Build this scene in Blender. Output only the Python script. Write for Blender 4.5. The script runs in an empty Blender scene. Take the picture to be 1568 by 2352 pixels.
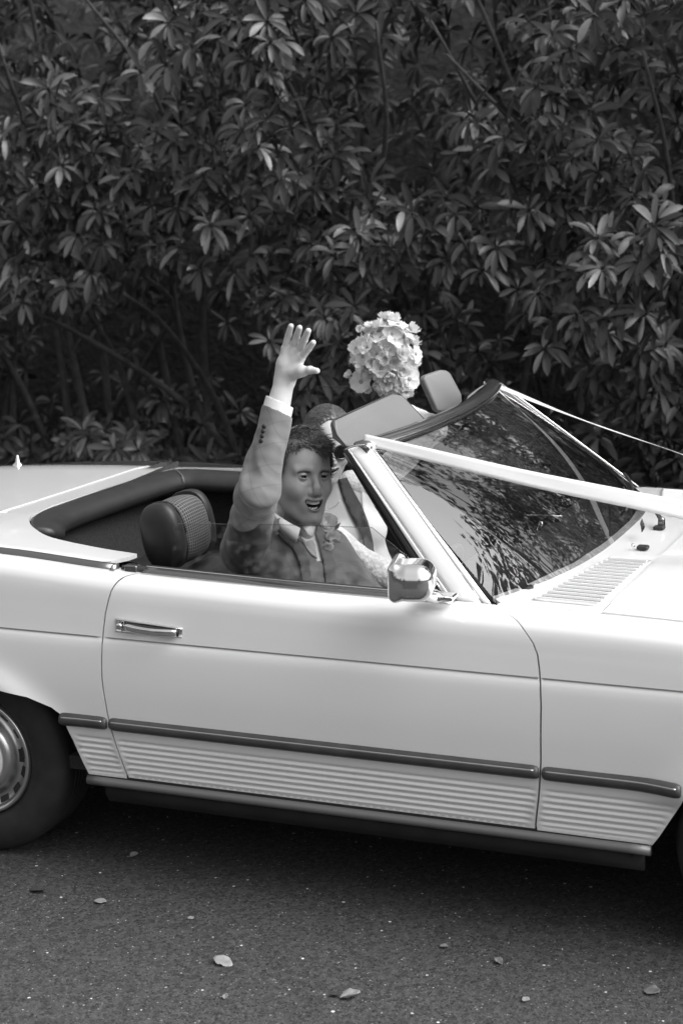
import bpy, bmesh, math, random
import numpy as np
from mathutils import Vector, Matrix
from mathutils.geometry import delaunay_2d_cdt

scene = bpy.context.scene
col = scene.collection
random.seed(7)
rng = np.random.default_rng(11)

# ------------------------------------------------------------------ camera
cam = bpy.data.cameras.new('camera')
camo = bpy.data.objects.new('camera', cam)
col.objects.link(camo)
CR = ((0.92103357, 0.38821363, -0.03142195), (-0.05689018, 0.21390376, 0.97519674), (-0.38530595, 0.89640134, -0.21909809))
CPOS = Vector((3.2288, -5.4706, 2.2623))
cm = Matrix.Identity(4)
for i in range(3):
    cm[i][0] = CR[0][i]; cm[i][1] = CR[1][i]; cm[i][2] = -CR[2][i]; cm[i][3] = CPOS[i]
camo.matrix_world = cm
cam.sensor_fit = 'VERTICAL'; cam.sensor_height = 36.0; cam.sensor_width = 24.0
cam.lens = 4400.0 / 2352.0 * 36.0
cam.clip_start = 0.1; cam.clip_end = 1000
cam.dof.use_dof = True; cam.dof.focus_distance = 5.6; cam.dof.aperture_fstop = 4.0
scene.camera = camo

# ------------------------------------------------------------------ sky, sun, exposure
SUN_EL, SUN_AZ = math.radians(47), math.radians(85)      # azimuth clockwise from +Y
world = bpy.data.worlds.new('World'); scene.world = world; world.use_nodes = True
nt = world.node_tree; nt.nodes.clear()
out = nt.nodes.new('ShaderNodeOutputWorld'); bg = nt.nodes.new('ShaderNodeBackground')
sky = nt.nodes.new('ShaderNodeTexSky'); sky.sky_type = 'NISHITA'; sky.sun_disc = False
sky.sun_elevation = SUN_EL; sky.sun_rotation = SUN_AZ; sky.air_density = 2.0; sky.dust_density = 8.0
bw = nt.nodes.new('ShaderNodeRGBToBW')                    # the photograph is black and white
nt.links.new(sky.outputs[0], bw.inputs[0]); nt.links.new(bw.outputs[0], bg.inputs[0])
bg.inputs[1].default_value = 0.15
nt.links.new(bg.outputs[0], out.inputs[0])
sun = bpy.data.lights.new('sun', 'SUN'); sun.energy = 1.0; sun.angle = math.radians(70); sun.color = (1, 1, 1)
suno = bpy.data.objects.new('sun', sun); col.objects.link(suno)
sd = Vector((math.sin(SUN_AZ) * math.cos(SUN_EL), math.cos(SUN_AZ) * math.cos(SUN_EL), math.sin(SUN_EL)))
suno.rotation_euler = sd.to_track_quat('Z', 'Y').to_euler()
suno.location = sd * 30
scene.view_settings.view_transform = 'Standard'; scene.view_settings.look = 'None'
scene.view_settings.exposure = 0.78; scene.view_settings.gamma = 1.0; scene.view_settings.use_curve_mapping = False
scene.render.resolution_x = 682; scene.render.resolution_y = 1024

# ------------------------------------------------------------------ materials (all grey: the photograph has no colour)
def mat(name, v, rough=0.5, metal=0.0, coat=0.0, noise=None, bump=None, spec=0.5, sheen=0.0, sss=0.0):
    m = bpy.data.materials.new(name); m.use_nodes = True
    n = m.node_tree; b = n.nodes['Principled BSDF']
    b.inputs['Base Color'].default_value = (v, v, v, 1)
    b.inputs['Roughness'].default_value = rough; b.inputs['Metallic'].default_value = metal
    b.inputs['Coat Weight'].default_value = coat; b.inputs['Coat Roughness'].default_value = 0.02
    b.inputs['Specular IOR Level'].default_value = spec
    b.inputs['Sheen Weight'].default_value = sheen
    if sss:
        b.inputs['Subsurface Weight'].default_value = sss; b.inputs['Subsurface Radius'].default_value = (.01, .01, .01)
        b.inputs['Subsurface Scale'].default_value = 1.0
    tc = n.nodes.new('ShaderNodeTexCoord')
    if noise:
        t = n.nodes.new('ShaderNodeTexNoise'); t.inputs['Scale'].default_value = noise[0]; t.inputs['Detail'].default_value = 5
        r = n.nodes.new('ShaderNodeMapRange'); r.inputs['From Min'].default_value = .3; r.inputs['From Max'].default_value = .7
        r.inputs['To Min'].default_value = max(0, v * (1 - noise[1])); r.inputs['To Max'].default_value = v * (1 + noise[1])
        n.links.new(tc.outputs['Object'], t.inputs['Vector']); n.links.new(t.outputs['Fac'], r.inputs['Value'])
        n.links.new(r.outputs[0], b.inputs['Base Color'])
        m['tone'] = r.name
    if bump:
        t = n.nodes.new('ShaderNodeTexNoise'); t.inputs['Scale'].default_value = bump[0]; t.inputs['Detail'].default_value = 4
        u = n.nodes.new('ShaderNodeBump'); u.inputs['Strength'].default_value = bump[1]; u.inputs['Distance'].default_value = bump[2] if len(bump) > 2 else 0.002
        n.links.new(tc.outputs['Object'], t.inputs['Vector']); n.links.new(t.outputs['Fac'], u.inputs['Height'])
        n.links.new(u.outputs[0], b.inputs['Normal'])
    return m

M = {}
M['paint'] = mat('white_car_paint', .735, .40, coat=1.0, noise=(1.6, .03), bump=(1.6, .10, .01))
M['paint'].node_tree.nodes['Principled BSDF'].inputs['Coat IOR'].default_value = 1.7
M['chrome'] = mat('chrome', .82, .06, metal=1.0, bump=(25, .04))
M['dullchrome'] = mat('brushed_trim', .55, .28, metal=.9, bump=(30, .05))
M['darkchrome'] = mat('dark_bright_trim', .22, .12, metal=.85, bump=(40, .1))
M['rubber'] = mat('black_rubber', .02, .55, noise=(30, .3))
M['tyre'] = mat('tyre_rubber', .018, .7, noise=(18, .35), bump=(90, .2))
M['blackpaint'] = mat('dark_underbody', .012, .8, noise=(12, .4), bump=(30, .3))
M['sill'] = mat('sill_trim_grey', .20, .38, metal=.5, bump=(30, .05))
M['strip'] = mat('grey_rubbing_strip', .05, .35, noise=(20, .2))
M['vinyl'] = mat('black_vinyl', .020, .46, noise=(25, .2), bump=(180, .12))
M['carpet'] = mat('dark_carpet', .03, .95, noise=(260, .6), bump=(260, .8))
M['visor'] = mat('grey_vinyl_visor', .16, .45, noise=(5, .06), bump=(140, .1))
M['dash'] = mat('dark_dashboard', .03, .5, noise=(15, .2), bump=(120, .15))
M['suit'] = None
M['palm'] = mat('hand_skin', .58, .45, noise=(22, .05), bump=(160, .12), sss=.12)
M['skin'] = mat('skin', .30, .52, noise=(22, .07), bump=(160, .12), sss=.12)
M['brideskin'] = mat('pale_skin', .42, .42, noise=(20, .05), bump=(160, .1), sss=.12)
M['lips'] = mat('lips', .22, .35, noise=(60, .1))
M['mouth'] = mat('mouth_inside', .02, .5)
M['teeth'] = mat('teeth', .78, .25, noise=(90, .05))
M['eye'] = mat('eye_white', .17, .35)
M['iris'] = mat('iris', .010, .08)
M['hair'] = mat('short_hair', .10, .4, noise=(60, .4))
M['bridehair'] = mat('dark_hair', .11, .35, noise=(60, .4))
M['brow'] = mat('eyebrow_hair', .085, .7)
M['shirt'] = mat('white_shirt', .72, .75, noise=(12, .04), bump=(60, .1))
M['lace'] = mat('white_lace', .72, .8, noise=(90, .22), bump=(75, .9, .006))
M['satin'] = mat('white_dress', .78, .5, noise=(10, .04), bump=(20, .2, .006))
M['belt'] = mat('seat_belt_webbing', .035, .6, noise=(120, .2), bump=(220, .3))
M['petal'] = mat('white_petal', .86, .6, noise=(40, .06), bump=(70, .2), sss=.35)
M['petal2'] = mat('cream_petal', .74, .6, noise=(40, .15), bump=(70, .3), sss=.1)
M['flowereye'] = mat('flower_eye', .30, .8, noise=(200, .4), bump=(300, .6))
M['greenery'] = mat('greenery', .10, .5, noise=(40, .3))
M['ribbon'] = mat('white_satin_ribbon', .72, .42, noise=(8, .03), bump=(12, .1, .004))
M['lens'] = mat('dark_lens', .012, .05, coat=1)
M['bark'] = mat('branch_bark', .06, .85, noise=(20, .4), bump=(60, .5))
M['soil'] = mat('leaf_litter_soil', .018, .95, noise=(9, .5), bump=(25, .8, .02))
M['grille'] = mat('vent_shadow', .02, .7)
M['pale_interior'] = mat('pale_folded_cloth', .5, .8, noise=(14, .12), bump=(20, .4, .01))

def leaf_mat(name, v, rough=.36):
    m = bpy.data.materials.new(name); m.use_nodes = True
    n = m.node_tree; b = n.nodes['Principled BSDF']
    at = n.nodes.new('ShaderNodeAttribute'); at.attribute_name = 'tone'
    t = n.nodes.new('ShaderNodeTexNoise'); t.inputs['Scale'].default_value = 30; t.inputs['Detail'].default_value = 3
    tc = n.nodes.new('ShaderNodeTexCoord'); n.links.new(tc.outputs['Object'], t.inputs['Vector'])
    mr = n.nodes.new('ShaderNodeMapRange'); mr.inputs['To Min'].default_value = v * .75; mr.inputs['To Max'].default_value = v * 1.25
    n.links.new(t.outputs['Fac'], mr.inputs['Value'])
    mu = n.nodes.new('ShaderNodeMath'); mu.operation = 'MULTIPLY'
    n.links.new(at.outputs['Fac'], mu.inputs[0]); n.links.new(mr.outputs[0], mu.inputs[1])
    n.links.new(mu.outputs[0], b.inputs['Base Color'])
    b.inputs['Roughness'].default_value = rough
    b.inputs['Specular IOR Level'].default_value = .5
    return m
M['leaf'] = leaf_mat('rhododendron_leaf', .030, .30)
M['treeleaf'] = leaf_mat('tree_leaf', .06, .5)
M['deadleaf'] = mat('fallen_leaf', .22, .7, noise=(40, .3), bump=(60, .3))

def glass_mat(name, tint, ior=1.5, rough=.0, gain=1.0):
    m = bpy.data.materials.new(name); m.use_nodes = True
    n = m.node_tree; n.nodes.clear()
    o = n.nodes.new('ShaderNodeOutputMaterial'); mx = n.nodes.new('ShaderNodeMixShader')
    tr = n.nodes.new('ShaderNodeBsdfTransparent'); tr.inputs[0].default_value = (tint, tint, tint, 1)
    gl = n.nodes.new('ShaderNodeBsdfGlossy'); gl.inputs['Roughness'].default_value = rough; gl.inputs['Color'].default_value = (1, 1, 1, 1)
    fr = n.nodes.new('ShaderNodeFresnel'); fr.inputs[0].default_value = ior
    mu = n.nodes.new('ShaderNodeMath'); mu.operation = 'MULTIPLY'; mu.inputs[1].default_value = gain; mu.use_clamp = True
    n.links.new(fr.outputs[0], mu.inputs[0]); n.links.new(mu.outputs[0], mx.inputs[0])
    n.links.new(tr.outputs[0], mx.inputs[1]); n.links.new(gl.outputs[0], mx.inputs[2]); n.links.new(mx.outputs[0], o.inputs[0])
    return m
M['glass'] = glass_mat('windscreen_glass', .78, 1.52, .0, 2.1)       # two faces of one pane reflect: about twice one face
M['sideglass'] = glass_mat('side_glass', .86, 1.5, .0, 1.9)

def fabric_mat(name, a, b_, scale, rot=0.0, contrast=1.0, rough=.85, check=False):
    m = mat(name, a, rough, bump=(220, .25), sheen=.2)
    n = m.node_tree; b = n.nodes['Principled BSDF']
    tc = n.nodes.new('ShaderNodeTexCoord'); mp = n.nodes.new('ShaderNodeMapping'); mp.inputs['Rotation'].default_value = (.5, rot, .4)
    n.links.new(tc.outputs['Object'], mp.inputs[0])
    w1 = n.nodes.new('ShaderNodeTexWave'); w1.bands_direction = 'X'; w2 = n.nodes.new('ShaderNodeTexWave'); w2.bands_direction = 'Z'
    for w in (w1, w2):
        w.inputs['Scale'].default_value = scale; w.inputs['Distortion'].default_value = .6
        n.links.new(mp.outputs[0], w.inputs['Vector'])
    ad = n.nodes.new('ShaderNodeMath'); ad.operation = 'ADD'; n.links.new(w1.outputs['Fac'], ad.inputs[0]); n.links.new(w2.outputs['Fac'], ad.inputs[1])
    no = n.nodes.new('ShaderNodeTexNoise'); no.inputs['Scale'].default_value = 9; n.links.new(tc.outputs['Object'], no.inputs['Vector'])
    ad2 = n.nodes.new('ShaderNodeMath'); ad2.operation = 'ADD'; n.links.new(ad.outputs[0], ad2.inputs[0]); n.links.new(no.outputs['Fac'], ad2.inputs[1])
    mr = n.nodes.new('ShaderNodeMapRange'); mr.inputs['From Max'].default_value = 2.6; mr.inputs['To Min'].default_value = a; mr.inputs['To Max'].default_value = b_
    n.links.new(ad2.outputs[0], mr.inputs['Value']); n.links.new(mr.outputs[0], b.inputs['Base Color'])
    if check:                                     # a thin dark windowpane line each way
        mp2 = n.nodes.new('ShaderNodeMapping'); mp2.inputs['Rotation'].default_value = (.35, .42, .2); n.links.new(tc.outputs['Object'], mp2.inputs[0])
        last = mr.outputs[0]
        for dr_ in ('X', 'Z'):
            w = n.nodes.new('ShaderNodeTexWave'); w.bands_direction = dr_; w.wave_profile = 'SAW'; w.inputs['Scale'].default_value = 6.0; w.inputs['Distortion'].default_value = .25
            n.links.new(mp2.outputs[0], w.inputs['Vector'])
            r2 = n.nodes.new('ShaderNodeMapRange'); r2.inputs['From Min'].default_value = .90; r2.inputs['From Max'].default_value = .97; r2.inputs['To Min'].default_value = 1; r2.inputs['To Max'].default_value = .84
            n.links.new(w.outputs['Fac'], r2.inputs['Value']); mu = n.nodes.new('ShaderNodeMath'); mu.operation = 'MULTIPLY'; n.links.new(last, mu.inputs[0]); n.links.new(r2.outputs[0], mu.inputs[1]); last = mu.outputs[0]
        n.links.new(last, b.inputs['Base Color'])
    return m
M['suit'] = fabric_mat('checked_suit_cloth', .115, .19, 9, check=True)
M['suitdark'] = fabric_mat('suit_lapel_cloth', .085, .14, 9, .6)
M['waistcoat'] = fabric_mat('waistcoat_cloth', .14, .2, 14, .3)
M['tie'] = fabric_mat('pale_woven_tie', .30, .5, 60, .5)

def check_mat(name):
    m = mat(name, .05, .8, bump=(200, .3)); n = m.node_tree; b = n.nodes['Principled BSDF']
    tc = n.nodes.new('ShaderNodeTexCoord'); mp = n.nodes.new('ShaderNodeMapping'); mp.inputs['Rotation'].default_value = (0, 0, 0)
    n.links.new(tc.outputs['UV'], mp.inputs[0])
    k = n.nodes.new('ShaderNodeTexBrick'); k.inputs['Scale'].default_value = 1.0
    k.offset = 0.0; k.inputs['Brick Width'].default_value = .011; k.inputs['Row Height'].default_value = .011; k.inputs['Mortar Size'].default_value = .0018
    k.inputs['Color1'].default_value = (.02, .02, .02, 1); k.inputs['Color2'].default_value = (.035, .035, .035, 1); k.inputs['Mortar'].default_value = (.15, .15, .15, 1)
    k.inputs['Mortar Smooth'].default_value = .4
    n.links.new(mp.outputs[0], k.inputs['Vector']); n.links.new(k.outputs['Color'], b.inputs['Base Color'])
    return m
M['check'] = check_mat('houndstooth_seat_cloth')

def asphalt_mat():
    m = bpy.data.materials.new('asphalt'); m.use_nodes = True
    n = m.node_tree; b = n.nodes['Principled BSDF']; tc = n.nodes.new('ShaderNodeTexCoord')
    def vor(scale, feat='F1'):
        v = n.nodes.new('ShaderNodeTexVoronoi'); v.inputs['Scale'].default_value = scale; v.feature = feat
        n.links.new(tc.outputs['Object'], v.inputs['Vector']); return v
    def mth(op, a, b2):
        q = n.nodes.new('ShaderNodeMath'); q.operation = op
        for i, s in enumerate((a, b2)):
            if isinstance(s, (int, float)): q.inputs[i].default_value = s
            else: n.links.new(s, q.inputs[i])
        return q.outputs[0]
    nz = n.nodes.new('ShaderNodeTexNoise'); nz.inputs['Scale'].default_value = 1.3; nz.inputs['Detail'].default_value = 8
    n.links.new(tc.outputs['Object'], nz.inputs['Vector'])
    nf = n.nodes.new('ShaderNodeTexNoise'); nf.inputs['Scale'].default_value = 170; nf.inputs['Detail'].default_value = 4; nf.inputs['Roughness'].default_value = .8
    n.links.new(tc.outputs['Object'], nf.inputs['Vector'])
    base = mth('MULTIPLY', mth('ADD', mth('MULTIPLY', nz.outputs['Fac'], .5), .75), mth('ADD', mth('MULTIPLY', nf.outputs['Fac'], .060), .014))
    # pale chips of stone: a few cells of a Voronoi pattern
    for sc, thr, size, amt in ((52, .90, .26, .50), (85, .88, .32, .36), (150, .84, .42, .20)):
        v = vor(sc); sep = n.nodes.new('ShaderNodeSeparateColor'); n.links.new(v.outputs['Color'], sep.inputs[0])
        sel = mth('GREATER_THAN', sep.outputs[0], thr)
        near = mth('LESS_THAN', v.outputs['Distance'], mth('MULTIPLY', sep.outputs[1], size))
        base = mth('ADD', base, mth('MULTIPLY', mth('MULTIPLY', sel, near), mth('MULTIPLY', sep.outputs[2], amt)))
    v = vor(95); sep = n.nodes.new('ShaderNodeSeparateColor'); n.links.new(v.outputs['Color'], sep.inputs[0])
    base = mth('MULTIPLY', base, mth('ADD', mth('MULTIPLY', sep.outputs[1], .95), .55))
    v = vor(110); sep = n.nodes.new('ShaderNodeSeparateColor'); n.links.new(v.outputs['Color'], sep.inputs[0])
    dark = mth('MULTIPLY', mth('GREATER_THAN', sep.outputs[0], .8), mth('LESS_THAN', v.outputs['Distance'], .45))
    base = mth('MULTIPLY', base, mth('SUBTRACT', 1, mth('MULTIPLY', dark, .7)))
    n.links.new(base, b.inputs['Base Color']); b.inputs['Roughness'].default_value = .85
    v2 = vor(140); bp = n.nodes.new('ShaderNodeBump'); bp.inputs['Strength'].default_value = .7; bp.inputs['Distance'].default_value = .004
    n.links.new(v2.outputs['Distance'], bp.inputs['Height']); n.links.new(bp.outputs[0], b.inputs['Normal'])
    return m
M['asphalt'] = asphalt_mat()
for k_ in ('petal', 'petal2', 'ribbon'):          # thin things let light through
    n_ = M[k_].node_tree; b_ = n_.nodes['Principled BSDF']; o_ = n_.nodes['Material Output']; t_ = n_.nodes.new('ShaderNodeBsdfTranslucent'); x_ = n_.nodes.new('ShaderNodeMixShader')
    t_.inputs[0].default_value = (.9, .9, .9, 1); x_.inputs[0].default_value = .42 if k_ != 'ribbon' else .2
    b_.inputs['Subsurface Weight'].default_value = 0
    n_.links.new(b_.outputs[0], x_.inputs[1]); n_.links.new(t_.outputs[0], x_.inputs[2]); n_.links.new(x_.outputs[0], o_.inputs[0])
M['petal'].node_tree.nodes['Principled BSDF'].inputs['Subsurface Radius'].default_value = (.03, .03, .03)

# ------------------------------------------------------------------ helpers
def obj(name, verts, faces, m, parent=None, smooth=True, normals=None, uvs=None):
    me = bpy.data.meshes.new(name); me.from_pydata([tuple(v) for v in verts], [], [tuple(f) for f in faces]); me.update()
    if isinstance(m, (list, tuple)):
        for q in m: me.materials.append(q)
    elif m: me.materials.append(m)
    if smooth: me.polygons.foreach_set('use_smooth', [True] * len(me.polygons))
    if uvs is not None:
        lay = me.uv_layers.new(name='UVMap'); vi = np.empty(len(me.loops), dtype=np.int32); me.loops.foreach_get('vertex_index', vi)
        lay.data.foreach_set('uv', np.asarray(uvs, dtype=np.float32)[vi].ravel())
    if normals is not None: me.normals_split_custom_set_from_vertices([tuple(q) for q in normals])
    o = bpy.data.objects.new(name, me); col.objects.link(o)
    if parent: o.parent = parent
    return o
def thing(name, label, cat, loc=(0, 0, 0), group=None):
    o = bpy.data.objects.new(name, None); col.objects.link(o); o.location = loc; o.empty_display_size = .1
    o['label'] = label; o['category'] = cat
    if group: o['group'] = group
    return o
def tag(o, label, cat, group=None):
    o['label'] = label; o['category'] = cat
    if group: o['group'] = group
    return o
def adopt(child, parent):                       # world-space mesh under a thing that is not at the origin
    child.parent = parent
    child.matrix_parent_inverse = Matrix.Translation(-Vector(parent.location))
    return child
class MB:
    def __init__(s): s.v = []; s.f = []
    def add(s, v, f):
        o = len(s.v); s.v += [tuple(q) for q in v]; s.f += [tuple(i + o for i in q) for q in f]; return s
    def box(s, c, d, rot=None):
        c = Vector(c); d = Vector(d) / 2
        v = [Vector((x * d.x, y * d.y, z * d.z)) for x in (-1, 1) for y in (-1, 1) for z in (-1, 1)]
        if rot: v = [rot @ q for q in v]
        return s.add([c + q for q in v], [(0, 1, 3, 2), (4, 6, 7, 5), (0, 4, 5, 1), (2, 3, 7, 6), (0, 2, 6, 4), (1, 5, 7, 3)])
    def build(s, name, m, parent=None, smooth=True): return obj(name, s.v, s.f, m, parent, smooth)
def tube_geo(pts, rad, n=10, caps=True):
    pts = [Vector(p) for p in pts]; v = []; f = []
    if not hasattr(rad, '__len__'): rad = [rad] * len(pts)
    t0 = (pts[1] - pts[0]).normalized(); a = t0.orthogonal().normalized()
    for i, p in enumerate(pts):
        t = (pts[min(i + 1, len(pts) - 1)] - pts[max(i - 1, 0)]).normalized()
        a = (a - t * a.dot(t)).normalized(); b = t.cross(a)
        for k in range(n):
            w = 2 * math.pi * k / n; v.append(p + (a * math.cos(w) + b * math.sin(w)) * rad[i])
    for i in range(len(pts) - 1):
        for k in range(n):
            k2 = (k + 1) % n; f.append((i * n + k, i * n + k2, (i + 1) * n + k2, (i + 1) * n + k))
    if caps: f.append(tuple(range(n))[::-1]); f.append(tuple((len(pts) - 1) * n + k for k in range(n)))
    return v, f
def tube(name, pts, rad, m, parent=None, n=10): v, f = tube_geo(pts, rad, n); return obj(name, v, f, m, parent)
def spline(pts, n=8):                            # Catmull-Rom through the points
    P = [Vector(p) for p in pts]; o = []
    for i in range(len(P) - 1):
        a = P[i - 1] if i else P[0] * 2 - P[1]; b = P[i]; c = P[i + 1]; d = P[i + 2] if i + 2 < len(P) else P[-1] * 2 - P[-2]
        for k in range(n):
            t = k / n; o.append(.5 * ((2 * b) + (c - a) * t + (2 * a - 5 * b + 4 * c - d) * t * t + (3 * b - a - 3 * c + d) * t ** 3))
    o.append(P[-1]); return o
def sweep(name, path, prof, upv, m, parent=None, closed=True, taper=None):
    # profile points (a, b): a along side = tangent x up, b along up ; upv vector or function(i)
    path = [Vector(p) for p in path]; v = []; f = []; n = len(prof)
    for i, p in enumerate(path):
        t = (path[min(i + 1, len(path) - 1)] - path[max(i - 1, 0)]).normalized()
        u = Vector(upv(i) if callable(upv) else upv); s = t.cross(u).normalized(); u = s.cross(t).normalized()
        k = taper(i / (len(path) - 1)) if taper else 1
        for a, b in prof: v.append(p + s * a * k + u * b * k)
    for i in range(len(path) - 1):
        for k in range(n if closed else n - 1):
            k2 = (k + 1) % n; f.append((i * n + k, (i + 1) * n + k, (i + 1) * n + k2, i * n + k2))
    if closed: f.append(tuple(range(n))); f.append(tuple((len(path) - 1) * n + k for k in range(n))[::-1])
    return obj(name, v, f, m, parent)
def rrect(w, h, r, n=4):
    o = []
    for cx, cy, a0 in ((w / 2 - r, h / 2 - r, 0), (-w / 2 + r, h / 2 - r, 90), (-w / 2 + r, -h / 2 + r, 180), (w / 2 - r, -h / 2 + r, 270)):
        for k in range(n + 1):
            a = math.radians(a0 + 90 * k / n); o.append((cx + r * math.cos(a), cy + r * math.sin(a)))
    return o
def resample(poly, step, closed=True):
    o = []; n = len(poly)
    for i in range(n if closed else n - 1):
        a = Vector(poly[i]); b = Vector(poly[(i + 1) % n]); k = max(1, int(round((b - a).length / step)))
        for j in range(k): o.append(a.lerp(b, j / k))
    if not closed: o.append(Vector(poly[-1]))
    return o
def smooth2d(pts, n=6): return [Vector((p.x, p.y)) for p in spline([(a, b, 0) for a, b in pts], n)]
def inside(poly, p):
    c = False; j = len(poly) - 1
    for i in range(len(poly)):
        a, b = poly[i], poly[j]
        if (a[1] > p[1]) != (b[1] > p[1]) and p[0] < (b[0] - a[0]) * (p[1] - a[1]) / (b[1] - a[1]) + a[0]: c = not c
        j = i
    return c
def fill(poly, xs, ys, edge=.012):               # points inside a 2D outline on a grid, triangulated
    poly = resample(poly, edge); P = np.array([(p[0], p[1]) for p in poly]); pts = list(poly)
    nb = len(poly)
    for y in ys:
        for x in xs:
            if inside(poly, (x, y)) and np.min(np.hypot(P[:, 0] - x, P[:, 1] - y)) > edge * .45: pts.append(Vector((x, y)))
    vs, es, fs, _, _, _ = delaunay_2d_cdt([Vector((p[0], p[1])) for p in pts], [(i, (i + 1) % nb) for i in range(nb)], [], 1, 1e-6)
    return vs, fs, nb
def panel(name, poly, fn, inward, m, parent, xs, ys, edge=.012, ret=.012, flip=False, roundoff=.0015):
    vs, fs, nb = fill(poly, xs, ys, edge)
    def nor(x, y):
        e = .0015; a = Vector(fn(x + e, y)) - Vector(fn(x - e, y)); b = Vector(fn(x, y + e)) - Vector(fn(x, y - e)); q = a.cross(b).normalized()
        return -q if flip else q
    V = [Vector(fn(p.x, p.y)) for p in vs]; N = [nor(p.x, p.y) for p in vs]
    F = []
    for f in fs:
        f = list(f); g = (V[f[1]] - V[f[0]]).cross(V[f[2]] - V[f[0]])
        if g.dot(N[f[0]]) < 0: f.reverse()
        F.append(tuple(f))
    # boundary edges -> a folded return
    cnt = {}
    for f in F:
        for i in range(len(f)):
            e = (f[i], f[(i + 1) % len(f)]); cnt[e] = 1
    inw = Vector(inward) if not callable(inward) else None
    ring = {}
    for (a, b) in list(cnt):
        if (b, a) in cnt: continue
        for q in (a, b):
            if q not in ring:
                d = inw if inw is not None else Vector(inward(vs[q].x, vs[q].y))
                ring[q] = (len(V), len(V) + 1); V.append(V[q].copy()); N.append(N[q]); V.append(V[q] + d * ret); N.append(N[q])
        F.append((b, a, ring[a][1], ring[b][1]))
    me = bpy.data.meshes.new(name); me.from_pydata([tuple(v) for v in V], [], F); me.update(); me.materials.append(m)
    me.polygons.foreach_set('use_smooth', [True] * len(me.polygons))
    nl = []
    for p in me.polygons:
        flat = len(p.vertices) == 4
        for vi in p.vertices: nl.append(tuple(p.normal) if flat else tuple(N[vi]))
    me.normals_split_custom_set(nl)
    o = bpy.data.objects.new(name, me); col.objects.link(o); o.parent = parent
    return o
def lathe(name, prof, m, parent=None, n=64, axis='Y', loc=(0, 0, 0), smooth=True):  # prof: (r, h) ; axis of the wheel
    v = []; f = []; k = len(prof)
    for i in range(n):
        a = 2 * math.pi * i / n
        for r, h in prof: v.append((loc[0] + r * math.cos(a), loc[1] + h, loc[2] + r * math.sin(a)))
    for i in range(n):
        j = (i + 1) % n
        for q in range(k - 1): f.append((i * k + q, i * k + q + 1, j * k + q + 1, j * k + q))
    return obj(name, v, f, m, parent, smooth)

# ---- signed distance modelling and surface nets (for bodies, cloth, cushions)
def sl(a): return np.sqrt((a * a).sum(-1))
def s_sph(P, c, r): return sl(P - np.array(c)) - r
def s_ell(P, c, r, R=None):
    q = P - np.array(c)
    if R is not None: q = q @ R
    r = np.array(r); k0 = sl(q / r); k1 = sl(q / (r * r)); return k0 * (k0 - 1) / np.maximum(k1, 1e-9)
def s_cap(P, a, b, ra, rb=None):
    a = np.array(a, float); b = np.array(b, float); rb = ra if rb is None else rb
    ba = b - a; t = np.clip(((P - a) @ ba) / (ba @ ba), 0, 1); return sl(P - a - t[..., None] * ba) - (ra + (rb - ra) * t)
def s_box(P, c, h, r, R=None):
    q = P - np.array(c)
    if R is not None: q = q @ R
    q = np.abs(q) - np.array(h) + r; return sl(np.maximum(q, 0)) + np.minimum(q.max(-1), 0) - r
def s_sup(P, c, r, R=None, p=3.0):
    q = P - np.array(c)
    if R is not None: q = q @ R
    return (((np.abs(q) / np.array(r)) ** p).sum(-1) ** (1 / p) - 1) * min(r)
def smin(a, b, k): h = np.clip(.5 + .5 * (b - a) / k, 0, 1); return b + (a - b) * h - k * h * (1 - h)
def smax(a, b, k): return -smin(-a, -b, k)
def rotm(rx=0, ry=0, rz=0):
    return np.array(Matrix.Rotation(rz, 3, 'Z') @ Matrix.Rotation(ry, 3, 'Y') @ Matrix.Rotation(rx, 3, 'X'))
def snet(fn, lo, hi, h):
    lo = np.array(lo, float); hi = np.array(hi, float); n = np.ceil((hi - lo) / h).astype(int) + 1
    ax = [lo[i] + h * np.arange(n[i]) for i in range(3)]
    G = np.stack(np.meshgrid(*ax, indexing='ij'), -1); D = fn(G)
    S = D < 0; c = [n[i] - 1 for i in range(3)]
    acc = np.zeros((c[0], c[1], c[2], 3)); cnt = np.zeros((c[0], c[1], c[2]))
    for axis in range(3):
        sa = [slice(None)] * 3; sb = [slice(None)] * 3; sa[axis] = slice(0, -1); sb[axis] = slice(1, None)
        d0, d1 = D[tuple(sa)], D[tuple(sb)]; cr = S[tuple(sa)] != S[tuple(sb)]
        t = np.where(cr, d0 / np.where(cr, d0 - d1, 1), 0)
        P = G[tuple(sa)].copy(); P[..., axis] += t * h
        o = [q for q in range(3) if q != axis]
        for i in (0, 1):
            for j in (0, 1):
                s = [slice(None)] * 3; s[o[0]] = slice(i, i + c[o[0]]); s[o[1]] = slice(j, j + c[o[1]])
                m = cr[tuple(s)]; acc += np.where(m[..., None], P[tuple(s)], 0); cnt += m
    act = cnt > 0; idx = -np.ones(act.shape, int); idx[act] = np.arange(act.sum()); V = acc[act] / cnt[act][:, None]
    F = []
    for axis in range(3):
        o = [(axis + 1) % 3, (axis + 2) % 3]
        sa = [slice(1, -1)] * 3; sb = [slice(1, -1)] * 3; sa[axis] = slice(0, -1); sb[axis] = slice(1, None)
        a, b = S[tuple(sa)], S[tuple(sb)]; cr = np.argwhere(a != b)
        if len(cr) == 0: continue
        w = cr.copy(); w[:, o[0]] += 1; w[:, o[1]] += 1
        flip = a[tuple(cr.T)]
        q = []
        for di, dj in ((-1, -1), (0, -1), (0, 0), (-1, 0)):
            e = w.copy(); e[:, o[0]] += di; e[:, o[1]] += dj; q.append(idx[tuple(e.T)])
        q = np.stack(q, 1); q[~flip] = q[~flip][:, ::-1]; F.append(q)
    F = np.concatenate(F); return V, F
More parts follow.
